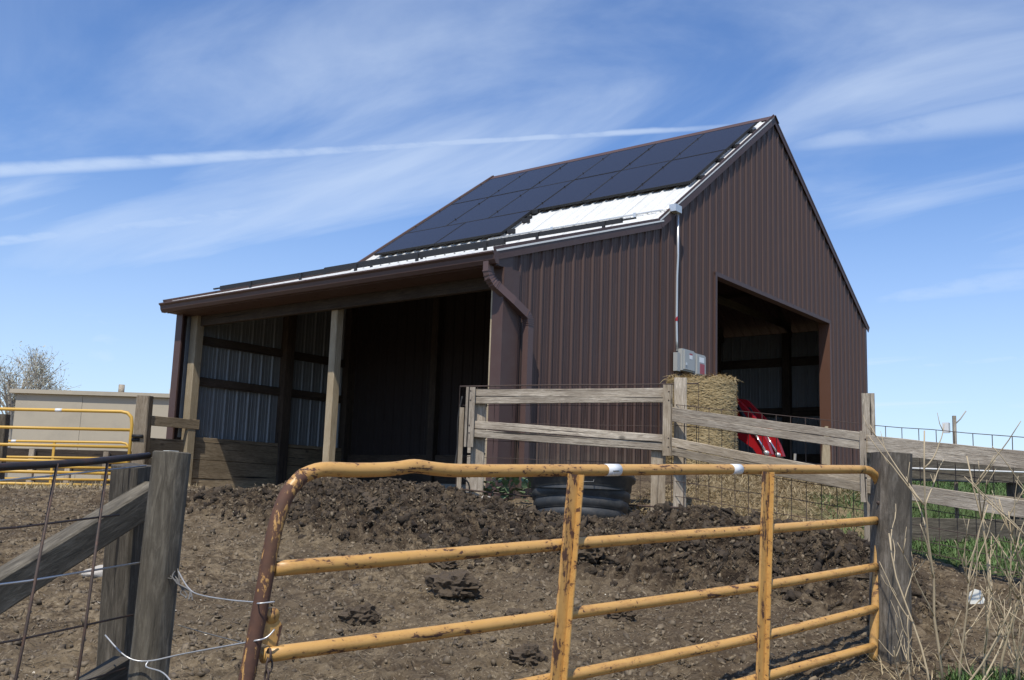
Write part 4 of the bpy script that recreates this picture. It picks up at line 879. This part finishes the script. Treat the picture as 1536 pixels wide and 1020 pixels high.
# ------------------------------------------------------------------ water tank
tk = thing('water_tank', (-7.93, -1.72, 1.235), 'dark grey ribbed plastic stock tank sunk in the muck by the fence', 'water tank')
tilt = Matrix.Translation((-7.93, -1.72, 1.235)) @ Quaternion(Vector((0.55, -0.83, 0.0)), math.radians(-9)).to_matrix().to_4x4()
prof = [(0.44, 0.0), (0.47, 0.04), (0.475, 0.10), (0.463, 0.115), (0.487, 0.13), (0.495, 0.21), (0.482, 0.225), (0.505, 0.24), (0.512, 0.31), (0.498, 0.33), (0.522, 0.345), (0.528, 0.43), (0.555, 0.445), (0.56, 0.475), (0.548, 0.487), (0.525, 0.48), (0.51, 0.44), (0.46, 0.10), (0.0, 0.08)]
V = []; F = []; sg = 72
for (r, z) in prof:
    for k in range(sg):
        a = 2*math.pi*k/sg; rib = 0.0
        if 0.1 < z < 0.44 and r > 0.46:
            ph = (k % 12)/12.0; rib = 0.016*math.exp(-((ph-0.5)/0.10)**2)-0.008
        V.append(((r+rib)*math.cos(a)*1.0, (r+rib)*math.sin(a)*1.0, z))
for i in range(len(prof)-1):
    for k in range(sg): F.append((i*sg+k, i*sg+(k+1) % sg, (i+1)*sg+(k+1) % sg, (i+1)*sg+k))
mk('tank_shell', V, F, M['tank'], tk, True, tilt)
wm, nt, bs = newmat('still water'); bs.inputs['Base Color'].default_value = (0.02, 0.025, 0.02, 1); bs.inputs['Roughness'].default_value = 0.05
mk('water', [(0.50*math.cos(2*math.pi*k/40), 0.50*math.sin(2*math.pi*k/40), 0.36) for k in range(40)], [tuple(range(40))], wm, tk, False, Matrix.Translation((-7.93, -1.72, 1.235)))
tube('rim_hose', [tilt @ Vector((0.53*math.cos(a), 0.53*math.sin(a), 0.50)) for a in np.linspace(-1.2, 1.5, 18)], 0.016, M['rubber'], tk, 8)
aa = math.atan2(-0.60, -0.80)
tube('handle', [tilt @ Vector(((0.535+e)*math.cos(aa+d), (0.535+e)*math.sin(aa+d), z)) for d, e, z in ((-0.18, -0.0, 0.37), (-0.16, 0.03, 0.345), (0, 0.035, 0.34), (0.16, 0.03, 0.345), (0.18, 0.0, 0.37))], 0.006, M['wire_dull'], tk, 6)

# ------------------------------------------------------------------ hay bale
bx, by, bz, bR, bH = -3.88, -0.98, 1.72, 0.46, 1.46
bale = thing('hay_bale', (bx, by, bz), 'tall round bale of dry hay standing on end before the doorway', 'hay bale')
V = []; F = []; sg = 64; nz = 40
for i in range(nz+1):
    for k in range(sg):
        a = 2*math.pi*k/sg; r = bR*(1+0.03*math.sin(3*a+1)+0.02*math.sin(8*a+i*0.6)+0.035*(random.random()-0.5)); r *= 1-0.05*max(0, (i/nz-0.93)/0.07)**2
        V.append((r*math.cos(a), r*math.sin(a), bH*i/nz+0.02*math.sin(4*a)*(i == nz)))
for i in range(nz):
    for k in range(sg): F.append((i*sg+k, i*sg+(k+1) % sg, (i+1)*sg+(k+1) % sg, (i+1)*sg+k))
V.append((0, 0, bH+0.06)); F += [(nz*sg+k, nz*sg+(k+1) % sg, len(V)-1) for k in range(sg)]
m, nt, bs = newmat('packed hay'); v, _ = rnd_coords(nt, (9, 9, 22)); h_ = noise(nt, v, 1.6, 9, 0.72, 1.6)
lk(nt, ramp(nt, h_, [(0.3, (0.11, 0.073, 0.03)), (0.48, (0.32, 0.235, 0.11)), (0.7, (0.56, 0.45, 0.24))]), bs.inputs['Base Color']); bs.inputs['Roughness'].default_value = 0.95; bump(nt, bs, h_, 1.0, 0.05)
mk('packed_hay', V, F, m, bale, False, Matrix.Translation((bx, by, bz)))
n = 15000; a = rng.random(n)*6.283; z = bz+rng.random(n)*bH; r = bR*(0.985+0.04*rng.random(n)); a2 = a+math.pi/2
topm = rng.random(n) < 0.12; z = np.where(topm, bz+bH+0.02, z); r = np.where(topm, bR*np.sqrt(rng.random(n)), r)
B = np.stack([bx+r*np.cos(a), by+r*np.sin(a), z], -1)
tang = np.stack([-np.sin(a), np.cos(a), (rng.random(n)-0.5)*1.3], -1)*rng.choice([-1, 1], n)[:, None]; tang += 0.22*np.stack([np.cos(a), np.sin(a), 0*a], -1)*rng.random(n)[:, None]
tang /= np.linalg.norm(tang, axis=1)[:, None]; L = rng.uniform(0.04, 0.16, n)[:, None]; S = np.stack([0*a, 0*a, 0*a+1], -1)*(0.0022+0.002*rng.random(n))[:, None]
S = np.where(topm[:, None], np.stack([np.cos(a), np.sin(a), 0*a], -1)*0.003, S)
E_ = B+tang*L; Mi = B+tang*L*0.5+np.stack([np.cos(a), np.sin(a), 0*a], -1)*0.012
V = np.stack([B-S, B+S, Mi+S, Mi-S, E_+S*0.2, E_-S*0.2], 1).reshape(-1, 3); k = np.arange(n)[:, None]*6
np_mesh('loose_hay', V, np.concatenate([k+np.array([[0, 1, 2, 3]]), k+np.array([[3, 2, 4, 5]])], 1).reshape(-1, 4), M['hay'], 'stuff', None, None, bale)
ac = Acc()
for k in range(70):
    a = random.uniform(0, 6.28); r = bR*random.uniform(0.6, 1.02); p = Vector((bx+r*math.cos(a), by+r*math.sin(a), bz+bH*random.choice([1, 1, 1, random.random()])))
    d = Vector((math.cos(a), math.sin(a), random.uniform(-.1, 1.0))).normalized(); L_ = random.uniform(0.05, 0.17)
    ac.tube(spl([p, p+d*L_*0.5+Vector((0, 0, 0.03)), p+d*L_+Vector((random.uniform(-.05, .05), random.uniform(-.05, .05), -0.04))], 3), 0.0035, 4, 0.0015)
o = ac.mk('stray_stems', M['hay'], bale); o['kind'] = 'stuff'

# ------------------------------------------------------------------ red tractor loader in the doorway
trc = thing('red_tractor', (1.2, 1.4, 1.56), 'red tractor with front loader arms parked inside the dark doorway', 'tractor')
tO = Vector((1.0, 0.42, 1.80)); tf = Vector((0.12, -0.993, 0)).normalized(); tr = Vector((0.993, 0.12, 0))   # facing out of the door
def TP(f, r, z): return tO+tf*f+tr*r+Vector((0, 0, z))
def arm(r, name):
    pr = [(-1.6, 1.62), (-0.75, 1.74), (-0.25, 1.66), (0.10, 1.30), (0.36, 0.82), (0.44, 0.60), (0.20, 0.55), (0.10, 0.70), (-0.20, 0.9), (-0.45, 1.08), (-0.8, 1.2), (-1.6, 1.2)]
    ac = Acc().prism(pr, lambda p, s: tuple(TP(p[0], s, p[1])), r-0.08, r+0.08)
    return ac.mk(name, M['red'], trc)
for r in (-0.42, 0.30):
    arm(r, 'loader_arm')
    tube('cylinder_body', [TP(-0.20, r-0.11, 1.50), TP(0.12, r-0.11, 1.0)], 0.035, M['black_metal'], trc, 10); tube('cylinder_rod', [TP(0.12, r-0.11, 1.0), TP(0.36, r-0.11, 0.62)], 0.02, M['chrome'], trc, 10)
    tube('pivot_pin', [TP(0.36, r-0.17, 0.62), TP(0.36, r+0.12, 0.62)], 0.04, M['conduit'], trc, 12)
    tube('lift_cylinder', [TP(-1.0, r, 0.8), TP(-0.30, r, 1.6)], 0.035, M['black_metal'], trc, 10)
tube('cross_tube', [TP(-0.15, -0.45, 1.25), TP(-0.15, 0.38, 1.25)], 0.06, M['red'], trc, 12)
hd = [(-2.2, 0.75), (-0.75, 0.75), (-0.68, 1.0), (-0.75, 1.28), (-1.0, 1.36), (-2.2, 1.42)]
Acc().prism(hd, lambda p, s: tuple(TP(p[0], s, p[1])), -0.36, 0.16).mk('hood', M['red'], trc)
Acc().prism([(-0.74, 0.78), (-0.66, 1.0), (-0.73, 1.25), (-0.76, 1.25), (-0.76, 0.78)], lambda p, s: tuple(TP(p[0], s, p[1])), -0.30, 0.10).mk('grille', M['black_metal'], trc)
def wheel(f, r, R_, w):
    ring = []; 
    V, F = [], []; pr = [(R_*0.55, -w/2), (R_*0.9, -w/2), (R_, -w*0.35), (R_, w*0.35), (R_*0.9, w/2), (R_*0.55, w/2)]
    for k in range(32):
        a = 2*math.pi*k/32
        for (q_, s) in pr: rr = q_*(1+(0.03 if k % 2 and q_ == R_ else 0)); V.append(TP(f+rr*math.cos(a), r+s, R_+rr*math.sin(a)))
    n_ = len(pr)
    for k in range(32):
        for j in range(n_): F.append((k*n_+j, k*n_+(j+1) % n_, ((k+1) % 32)*n_+(j+1) % n_, ((k+1) % 32)*n_+j))
    w_ = mk('wheel', V, F, M['rubber'], trc); tube('rim', [TP(f, r-w*0.3, R_), TP(f, r+w*0.3, R_)], R_*0.56, M['offwhite'], w_, 20, sm=False)
for r in (-0.68, 0.48): wheel(-1.05, r, 0.38, 0.24); wheel(-2.7, r+(0.1 if r > 0 else -0.1), 0.62, 0.36)
Acc().prism([(-3.2, 0.6), (-2.1, 0.6), (-2.1, 1.1), (-2.5, 1.1), (-2.9, 1.2), (-3.1, 1.7), (-3.25, 1.7)], lambda p, s: tuple(TP(p[0], s, p[1])), -0.4, 0.2).mk('seat_deck', M['black_metal'], trc)
tube('roll_bar', [TP(-3.0, -0.5, 0.9), TP(-3.0, -0.5, 2.3), TP(-3.0, 0.3, 2.3), TP(-3.0, 0.3, 0.9)], 0.035, M['black_metal'], trc, 8)
tube('steering_wheel', [TP(-2.35+0.05*math.sin(a), -0.1+0.18*math.cos(a), 1.55+0.18*math.sin(a)) for a in np.linspace(0, 6.283, 20)], 0.015, M['rubber'], trc, 6)
# implement frame beside it
ir = thing('implement_rack', (1.3, 0.5, 1.56), 'dark tubular steel implement standing beside the red loader arms', 'implement')
for (a, b) in (((0.95, 0.35, 1.72), (0.85, 0.15, 2.55)), ((1.75, 0.35, 1.72), (1.7, 0.2, 2.3)), ((0.95, 0.35, 2.0), (2.3, 0.25, 1.95)), ((0.9, 0.25, 2.25), (2.3, 0.2, 2.2)), ((2.3, 0.25, 1.72), (2.3, 0.2, 2.5)), ((1.2, 0.1, 2.3), (1.6, 0.0, 1.75))):
    tube('frame_tube', [a, b], 0.03, M['wire_dull'], ir, 8)
# pale pointed picket
pk = Acc(); pkO = Vector((-2.27, -2.10, 1.3))
pk.prism([(-0.085, 0.0), (0.085, 0.0), (0.06, 0.98), (0.02, 1.36), (-0.02, 1.36), (-0.055, 0.98)], lambda p, s: (p[1], s, p[0]), -0.02, 0.02)
px_, py_, pz_ = Vector((0.05, -0.02, 1)).normalized(), Vector((-0.776, -0.612, 0)).normalized(), None
py_ = (py_-px_*py_.dot(px_)).normalized(); pz_ = px_.cross(py_)
o = mk('pointed_picket', pk.V, pk.F, M['wood_new'], None, False, Matrix(((px_.x, py_.x, pz_.x, pkO.x), (px_.y, py_.y, pz_.y, pkO.y), (px_.z, py_.z, pz_.z, pkO.z), (0, 0, 0, 1)))); tag(o, 'pale pointed wooden stake standing before the right side of the doorway', 'stake')

# ------------------------------------------------------------------ left background
ep = thing('tie_post', (-7.98, 6.33, 1.3), 'upright pale railway tie post beside the far corner of the lean-to', 'post')
board('post_body', (-7.93, 6.36, 1.2), (-7.98, 6.30, 2.82), 0.20, 0.2, M['wood_tan'], ep, up=(0.615, -0.788, 0), jit=0.03)
tube('hinge_pin', [(-8.02, 6.20, 2.2), (-8.12, 6.33, 2.2)], 0.025, M['black_metal'], ep, 8)
er = board('stub_rail', (-7.88, 6.27, 2.45), (-7.02, 6.27, 2.45), 0.15, 0.05, M['wood_plank'], None); tag(er, 'short brown plank rail between the tie post and the shed corner', 'rail')
def far_gate(A, B, zs, stiles, r, label, tagpos, upz=0.0, slope=0.0):
    A, B = Vector((*A, 0)), Vector((*B, 0)); g = thing('yellow_gate', (A.x, A.y, zs[-1]-0.15), label, 'gate')
    d = (B-A).normalized(); L = (B-A).length
    def q(s, z): p = A+d*s; return Vector((p.x, p.y, z-slope*s))
    zt, zb = zs[0], zs[-1]
    tube('frame', [q(0.02, zb-0.1), q(0.02, zt-0.2), q(0.04, zt-0.08), q(0.1, zt-0.02), q(0.2, zt), q(L-0.2, zt), q(L-0.1, zt-0.02), q(L-0.03, zt-0.1), q(L, zt-0.2), q(L, zb-0.1)], r, M['yellow_far'], g, 10)
    for z in zs[1:]: tube('rail', [q(0.02, z), q(L, z)], r*0.9, M['yellow_far'], g, 10)
    for s in stiles: board('upright', q(s, zb), q(s, zt), 0.05, 0.03, M['yellow_far'], g, up=tuple(d), jit=0)
    for s in tagpos: tube('sticker', [q(s, zt), q(s+0.1, zt)], r+0.002, M['white_tag'], g, 10)
    tube('latch', [q(0.0, zt-0.42), q(-0.12, zt-0.42)], 0.03, M['black_metal'], g, 8)
    return g
far_gate((-8.10, 6.36), (-10.7, 9.69), [2.565, 2.29, 2.03, 1.80, 1.63, 1.45], [2.24], 0.026, 'clean yellow pipe gate hung on the tie post beyond the wire panel', [1.1], slope=0.012)
far_gate((-4.85, 11.75), (-7.8, 15.5), [2.33, 2.0, 1.80, 1.55, 1.33], [1.6, 3.3], 0.026, 'farther yellow pipe gate standing in front of the feed bunk', [2.4], slope=0.02)
# feed bunk: low timber trough between the gates and the shed
fbk = thing('feed_bunk', (-6.2, 14.8, 1.2), 'long low wooden feed bunk behind the far yellow gates', 'feed bunk')
b0, b1 = Vector((-4.2, 12.2, 0)), Vector((-8.4, 17.6, 0))
for (z, w, mt, o_) in ((2.05, 0.26, 'wood_brown', 0.0), (1.80, 0.22, 'wood_dark', 0.0), (1.5, 0.10, 'wood_dark', 0.0), (1.30, 0.12, 'wood_grey', -0.1)):
    board('bunk_board', (b0.x+o_, b0.y, z), (b1.x+o_, b1.y, z-0.05), w, 0.05, M[mt], fbk, jit=0.02)
for k in range(9):
    p = b0.lerp(b1, k/8.5); board('bunk_post', (p.x-0.08, p.y-0.06, 1.0), (p.x-0.08, p.y-0.06, 2.15 if k % 2 else 1.9), 0.12, 0.10, M['wood_grey'], fbk, up=(0.615, -0.788, 0))
# dark posts and board by the left edge
for (x, y, h, lb) in ((-9.45, 8.75, 2.72, 'dark tall fence post with a black board at the left end of the far gate'), (-9.0, 8.55, 2.5, 'shorter dark fence post just right of the black boarded post')):
    t_ = thing('dark_post', (x, y, 1.1), lb, 'post'); board('post_body', (x, y, 0.9), (x-0.03, y-0.02, h), 0.15, 0.15, M['wood_dark'], t_, up=(0.615, -0.788, 0), jit=0.03)
    if h > 2.6:
        for z in (2.60, 1.82): board('post_board', (x+0.02, y, z), (x-1.5, y+1.9, z-0.12), 0.14, 0.04, M['wood_dark'], t_)
        ac = Acc()
        for k in range(9): ac.tube([(x-0.16*k, y+0.2*k, 1.3), (x-0.16*k, y+0.2*k, 2.55)], 0.006, 5)
        for k in range(6): ac.tube([(x, y, 1.4+0.22*k), (x-1.5, y+1.9, 1.33+0.22*k)], 0.006, 5)
        ac.mk('wire_mesh', M['wire_rust'], t_)
lb_ = board('leaning_board', (-9.6, 8.3, 1.25), (-8.7, 8.0, 1.42), 0.10, 0.05, M['wood_grey'], None); tag(lb_, 'grey board lying slanted at the foot of the dark posts', 'board')
# long beige shed
shd = thing('beige_shed', (0, 21, 1.3), 'long low beige metal shed behind the yellow gates', 'shed')
S0, S1 = Vector((-2.15, 22.66, 0)), Vector((6.5, 11.65, 0))
sd = (S1-S0).normalized(); sn = Vector((sd.y, -sd.x, 0)); sn = sn if sn.dot(toC(S0)) > 0 else -sn
def SP(a, b, z): p = S0+sd*a-sn*b; return (p.x, p.y, z)
nS = 7; Ls = 14.0
for k in range(nS):
    a0, a1 = Ls*k/nS+0.004, Ls*(k+1)/nS-0.004
    ac = Acc(); ac.add([SP(a0, 0.006*(k % 2), 1.0), SP(a1, 0.006*(k % 2), 1.0), SP(a1, 0.006*(k % 2), 4.04), SP(a0, 0.006*(k % 2), 4.04), SP(a0, 0.1, 1.0), SP(a1, 0.1, 1.0), SP(a1, 0.1, 4.04), SP(a0, 0.1, 4.04)], [(0, 1, 2, 3), (7, 6, 5, 4), (0, 3, 7, 4), (1, 5, 6, 2), (3, 2, 6, 7)])
    ac.mk('wall_panel', M['beige'], shd)
ac = Acc(); ac.add([SP(-0.003, 0.0, 1.0), SP(-0.003, 7.0, 1.0), SP(-0.003, 7.0, 4.06), SP(-0.003, 0, 4.06), SP(0.1, 0.0, 1.0), SP(0.1, 7.0, 1.0), SP(0.1, 7.0, 4.06), SP(0.1, 0, 4.06)], [(3, 2, 1, 0), (4, 5, 6, 7), (0, 1, 5, 4), (2, 3, 7, 6), (1, 2, 6, 5)]); ac.mk('end_wall', M['beige_light'], shd)  # paler than the long side: sunlight put into the wall colour
ac = Acc(); ac.add([SP(-0.15, -0.12, 4.04), SP(Ls, -0.12, 4.08), SP(Ls, 7.1, 4.13), SP(-0.15, 7.1, 4.13), SP(-0.15, -0.12, 4.16), SP(Ls, -0.12, 4.20), SP(Ls, 7.1, 4.38), SP(-0.15, 7.1, 4.38)], [(3, 2, 1, 0), (4, 5, 6, 7), (0, 1, 5, 4), (1, 2, 6, 5), (2, 3, 7, 6), (3, 0, 4, 7)]); ac.mk('roof_edge', M['beige'], shd)
tube('vent_pipe', [SP(2.9, 0.6, 4.08), SP(2.9, 0.6, 4.46)], 0.09, M['wood_grey'], shd, 10)
# white roofed building farther off
wb = thing('white_roof_building', (9, 28, 1.3), 'small building with white metal roof peeping past the lean-to corner', 'building')
w0 = Vector((5.22, 26.1, 0)); wd = Vector((0.615, -0.788, 0)); wn = Vector((0.788, 0.615, 0))
def WPt(a, b, z): p = w0+wd*a+wn*b; return (p.x, p.y, z)
ac = Acc(); ac.add([WPt(0.3, 0.3, 1), WPt(6, 0.3, 1), WPt(6, 5, 1), WPt(0.3, 5, 1), WPt(0.3, 0.3, 4.9), WPt(6, 0.3, 4.9), WPt(6, 5, 4.9), WPt(0.3, 5, 4.9)], [(0, 1, 5, 4), (1, 2, 6, 5), (2, 3, 7, 6), (3, 0, 4, 7), (4, 5, 6, 7)]); ac.mk('wall', M['beige_light'], wb)
ac = Acc(); ac.add([WPt(0, 0, 4.86), WPt(6.3, 0, 4.86), WPt(6.3, 0, 5.08), WPt(0, 0, 5.08), WPt(1.2, 2.6, 5.75), WPt(6.3, 2.6, 5.75), WPt(0, 5.3, 4.86), WPt(6.3, 5.3, 4.86)], [(0, 1, 2, 3), (3, 2, 5, 4), (0, 3, 4, 6), (4, 5, 7, 6), (0, 6, 7, 1), (1, 7, 5, 2)]); ac.mk('roof', M['white_roof'], wb)
# budding tree
def tree(base, H, spread, seed, label, nm='budding_tree', hang=1.0, lv=3800):
    t_ = thing(nm, base, label, 'tree'); rd = random.Random(seed); tips = []; ac = Acc()
    def grow(p, d, L, r, lvl):
        pts = [p]; q = p.copy(); dd = d.copy()
        for k in range(4):
            dd = (dd+Vector((rd.uniform(-.22, .22), rd.uniform(-.22, .22), rd.uniform(-.08, .16)))).normalized(); q = q+dd*L/4; pts.append(q.copy())
        ac.tube(pts, r, 7 if lvl < 2 else 4, r*0.6, False)
        if lvl >= 2: tips.extend(pts[1:])
        if lvl < 4:
            for k in range(5 if lvl < 3 else 4):
                f = rd.uniform(0.4, 1.0); s = pts[min(4, int(f*4))]; a = rd.uniform(0, 6.28); el = rd.uniform(0.35, 1.0)
                nd_ = (dd*el+Vector((math.cos(a)*spread, math.sin(a)*spread, rd.uniform(-.05, .5)))).normalized(); grow(s, nd_, L*rd.uniform(0.55, 0.75), r*0.5, lvl+1)
    grow(Vector(base), Vector((0, 0, 1)), H*0.36, H*0.013, 0)
    ac.mk('trunk', M['bark'], t_)
    T = np.array([tuple(p) for p in tips]); P = T[rng.integers(0, len(T), lv)]+rng.normal(0, 0.16, (lv, 3))
    s = rng.uniform(0.02, 0.06, lv)[:, None]; u = rng.normal(size=(lv, 3)); u /= np.linalg.norm(u, axis=1)[:, None]; w = np.cross(u, rng.normal(size=(lv, 3))); w /= np.linalg.norm(w, axis=1)[:, None]
    V = np.stack([P-u*s*1.6, P+w*s*0.6, P+u*s*1.6, P-w*s*0.6], 1).reshape(-1, 3); Q = np.arange(lv*4).reshape(-1, 4)
    np_mesh('crown', V, Q, M['bud'], 'stuff', None, None, t_)
tree((12.2, 53.2, 1.2), 14.5, 0.55, 5, 'tall sparse budding tree beyond the beige shed')
tree((9.8, 56.2, 1.2), 17.0, 0.7, 8, 'broad budding tree at the left behind the beige shed')
tree((16.4, 50.5, 1.2), 6.5, 0.6, 12, 'small budding treetop just above the shed roof', lv=1500)

# ------------------------------------------------------------------ weeds, plants, small things
def weed(base, H, seed, label, lean=(0, 0), nb=7, r0=0.006):
    if H > 1.4: label = 'tallest bare forked weed stalk rising right of the gate post'
    elif abs(lean[0])+abs(lean[1]) > 0.5: label = 'low weed stem bent over sideways near the gate post foot'
    elif H > 0.95: label = 'tall bare branching weed stalk reaching above the white scrap'
    else: label = 'short bare branching weed stalk among the taller dry stems'
    t_ = thing('dry_weed', (base[0], base[1], tz(*base)), label, 'dry weed', 'dry weed stalks beside the gate post'); rd = random.Random(seed)
    def stalk(p, d, L, r, lvl, name, parent):
        pts = [p.copy()]; q = p.copy(); dd = d.copy(); n_ = 7
        for k in range(n_):
            dd = (dd+Vector((rd.uniform(-.15, .15), rd.uniform(-.15, .15), 0.05 if lvl else 0.02))).normalized(); q = q+dd*(L/n_); pts.append(q.copy())
        ob = tube(name, pts, r, M['stalk'], parent, 6, r*0.45)
        return pts, dd, ob
    pts, dd, ob = stalk(Vector((base[0], base[1], tz(*base)-0.03)), Vector((lean[0], lean[1], 1)).normalized(), H, r0, 0, 'stalk', t_)
    for k in range(nb):
        i = rd.randint(1, 6); a = rd.uniform(0, 6.28); up = rd.uniform(0.7, 2.0); d = Vector((math.cos(a), math.sin(a), up)).normalized()
        p2, d2, o2 = stalk(pts[i], d, H*rd.uniform(0.15, 0.45), r0*0.55, 1, 'branch', ob)
        for j in range(rd.randint(0, 2)):
            a = rd.uniform(0, 6.28); q0 = p2[rd.randint(2, 6)]; d = (d2+Vector((math.cos(a), math.sin(a), 0.3))*0.6).normalized(); L3 = rd.uniform(0.04, 0.14)
            pts3 = [q0, q0+d*L3*0.5+Vector((rd.uniform(-.01, .01), rd.uniform(-.01, .01), 0)), q0+d*L3+Vector((rd.uniform(-.02, .02), 0, 0.02))]
            mk('twig', *tube_geo(pts3, r0*0.35, 5, r0*0.15), M['stalk'], ob, True)
LB = 'bare dry branching weed stalk beside the gate post'
weed((-10.52, -5.90), 1.45, 3, LB, (-0.05, 0.03), 8, 0.0089)
weed((-10.45, -5.96), 1.05, 4, LB, (0.04, 0.04), 7, 0.0071)
weed((-10.62, -5.86), 0.90, 5, LB, (-0.06, 0.05), 5, 0.0071)
weed((-10.30, -6.05), 1.30, 6, LB, (0.06, -0.14), 9, 0.0089)
weed((-10.25, -6.12), 1.20, 7, LB, (-0.02, -0.05), 9, 0.0083)
weed((-10.20, -6.22), 1.0, 8, LB, (0.02, -0.10), 8, 0.0071)
weed((-10.35, -6.20), 0.75, 9, LB, (-0.1, -0.3), 7, 0.0071)
weed((-10.75, -5.80), 0.45, 10, LB, (-0.2, 0.1), 5, 0.0059)
weed((-10.55, -6.05), 0.55, 11, LB, (0.5, -0.5), 5, 0.0071)
weed((-10.70, -6.00), 0.6, 12, LB, (0.3, -0.6), 6, 0.0071)
weed((-10.9, -5.85), 0.35, 13, LB, (-0.5, 0.2), 5, 0.0059)
weed((-10.15, -6.35), 1.1, 14, LB, (-0.08, -0.02), 8, 0.0071)
weed((-10.42, -6.28), 0.9, 15, LB, (0.1, -0.3), 8, 0.0071)
P = np.stack([rng.uniform(-11.1, -10.0, 450), rng.uniform(-6.6, -5.5, 450)], -1)
blades(0, P, 0.06, 0.26, 0.0028, M['straw'], 'dead_stems', 'tangle of fallen dead stems at the foot of the gate post', 'dead stems', lean=lambda n: 0.35+(rng.random(n)-0.5)*1.0)
# white scrap caught in the weeds
sc0 = Vector((-9.90, -5.93, 0.985)); r_, u_ = RT, Vector((0.1, 0.05, 1)).normalized()
pr = [(-0.05, -0.02), (-0.03, 0.035), (0.0, 0.055), (0.035, 0.045), (0.055, -0.005), (0.045, -0.03), (-0.03, -0.032)]
ac = Acc().prism(pr, lambda p, s: tuple(sc0+r_*p[0]+u_*p[1]+FW*s), -0.004, 0.004); tag(ac.mk('plastic_scrap', M['paper']), 'white scrap of plastic caught among the dry weed stalks', 'scrap')
# white insulator stake
stk = thing('stake', (-6.05, -4.86, 1.1), 'thin brown stake with a white insulator above the fence board', 'stake')
board('stake_body', (-6.05, -4.86, 1.0), (-6.06, -4.87, 2.43), 0.03, 0.03, M['wood_grey'], stk, up=(0.615, -0.788, 0)); box('insulator', (-6.12, -4.83, 2.26), (-6.06, -4.77, 2.36), M['offwhite'], stk)
tube('stake_twig', [(-6.06, -4.87, 2.34), (-6.03, -4.92, 2.40), (-6.01, -4.97, 2.48)], 0.006, M['bark'], stk, 5)
# leafy weed
lw = thing('leafy_weed', (-7.85, -0.72, tz(-7.85, -0.72)), 'low green leafy weed growing at the fence beside the tank', 'weed')
LV = []
for k in range(110):
    a = random.uniform(0, 6.28); el = random.uniform(0.2, 1.3); L_ = random.uniform(0.08, 0.17); b = Vector((-7.85+random.uniform(-.2, .2)-0.12, -0.72+random.uniform(-.3, .3), tz(-7.85, -0.72)+random.uniform(0.08, 0.32)))
    d = Vector((math.cos(a)*math.cos(el), math.sin(a)*math.cos(el), math.sin(el))); s = d.cross(Vector((0, 0, 1))).normalized()*L_*0.28; dr = Vector((0, 0, -L_*0.25))
    mk('leaf', [b, b+d*L_*0.35+s, b+d*L_*0.35-s, b+d*L_*0.7+s*0.8+dr*0.4, b+d*L_*0.7-s*0.8+dr*0.4, b+d*L_+dr], [(0, 1, 2), (1, 3, 4, 2), (3, 5, 4)], M['leaf'], lw)
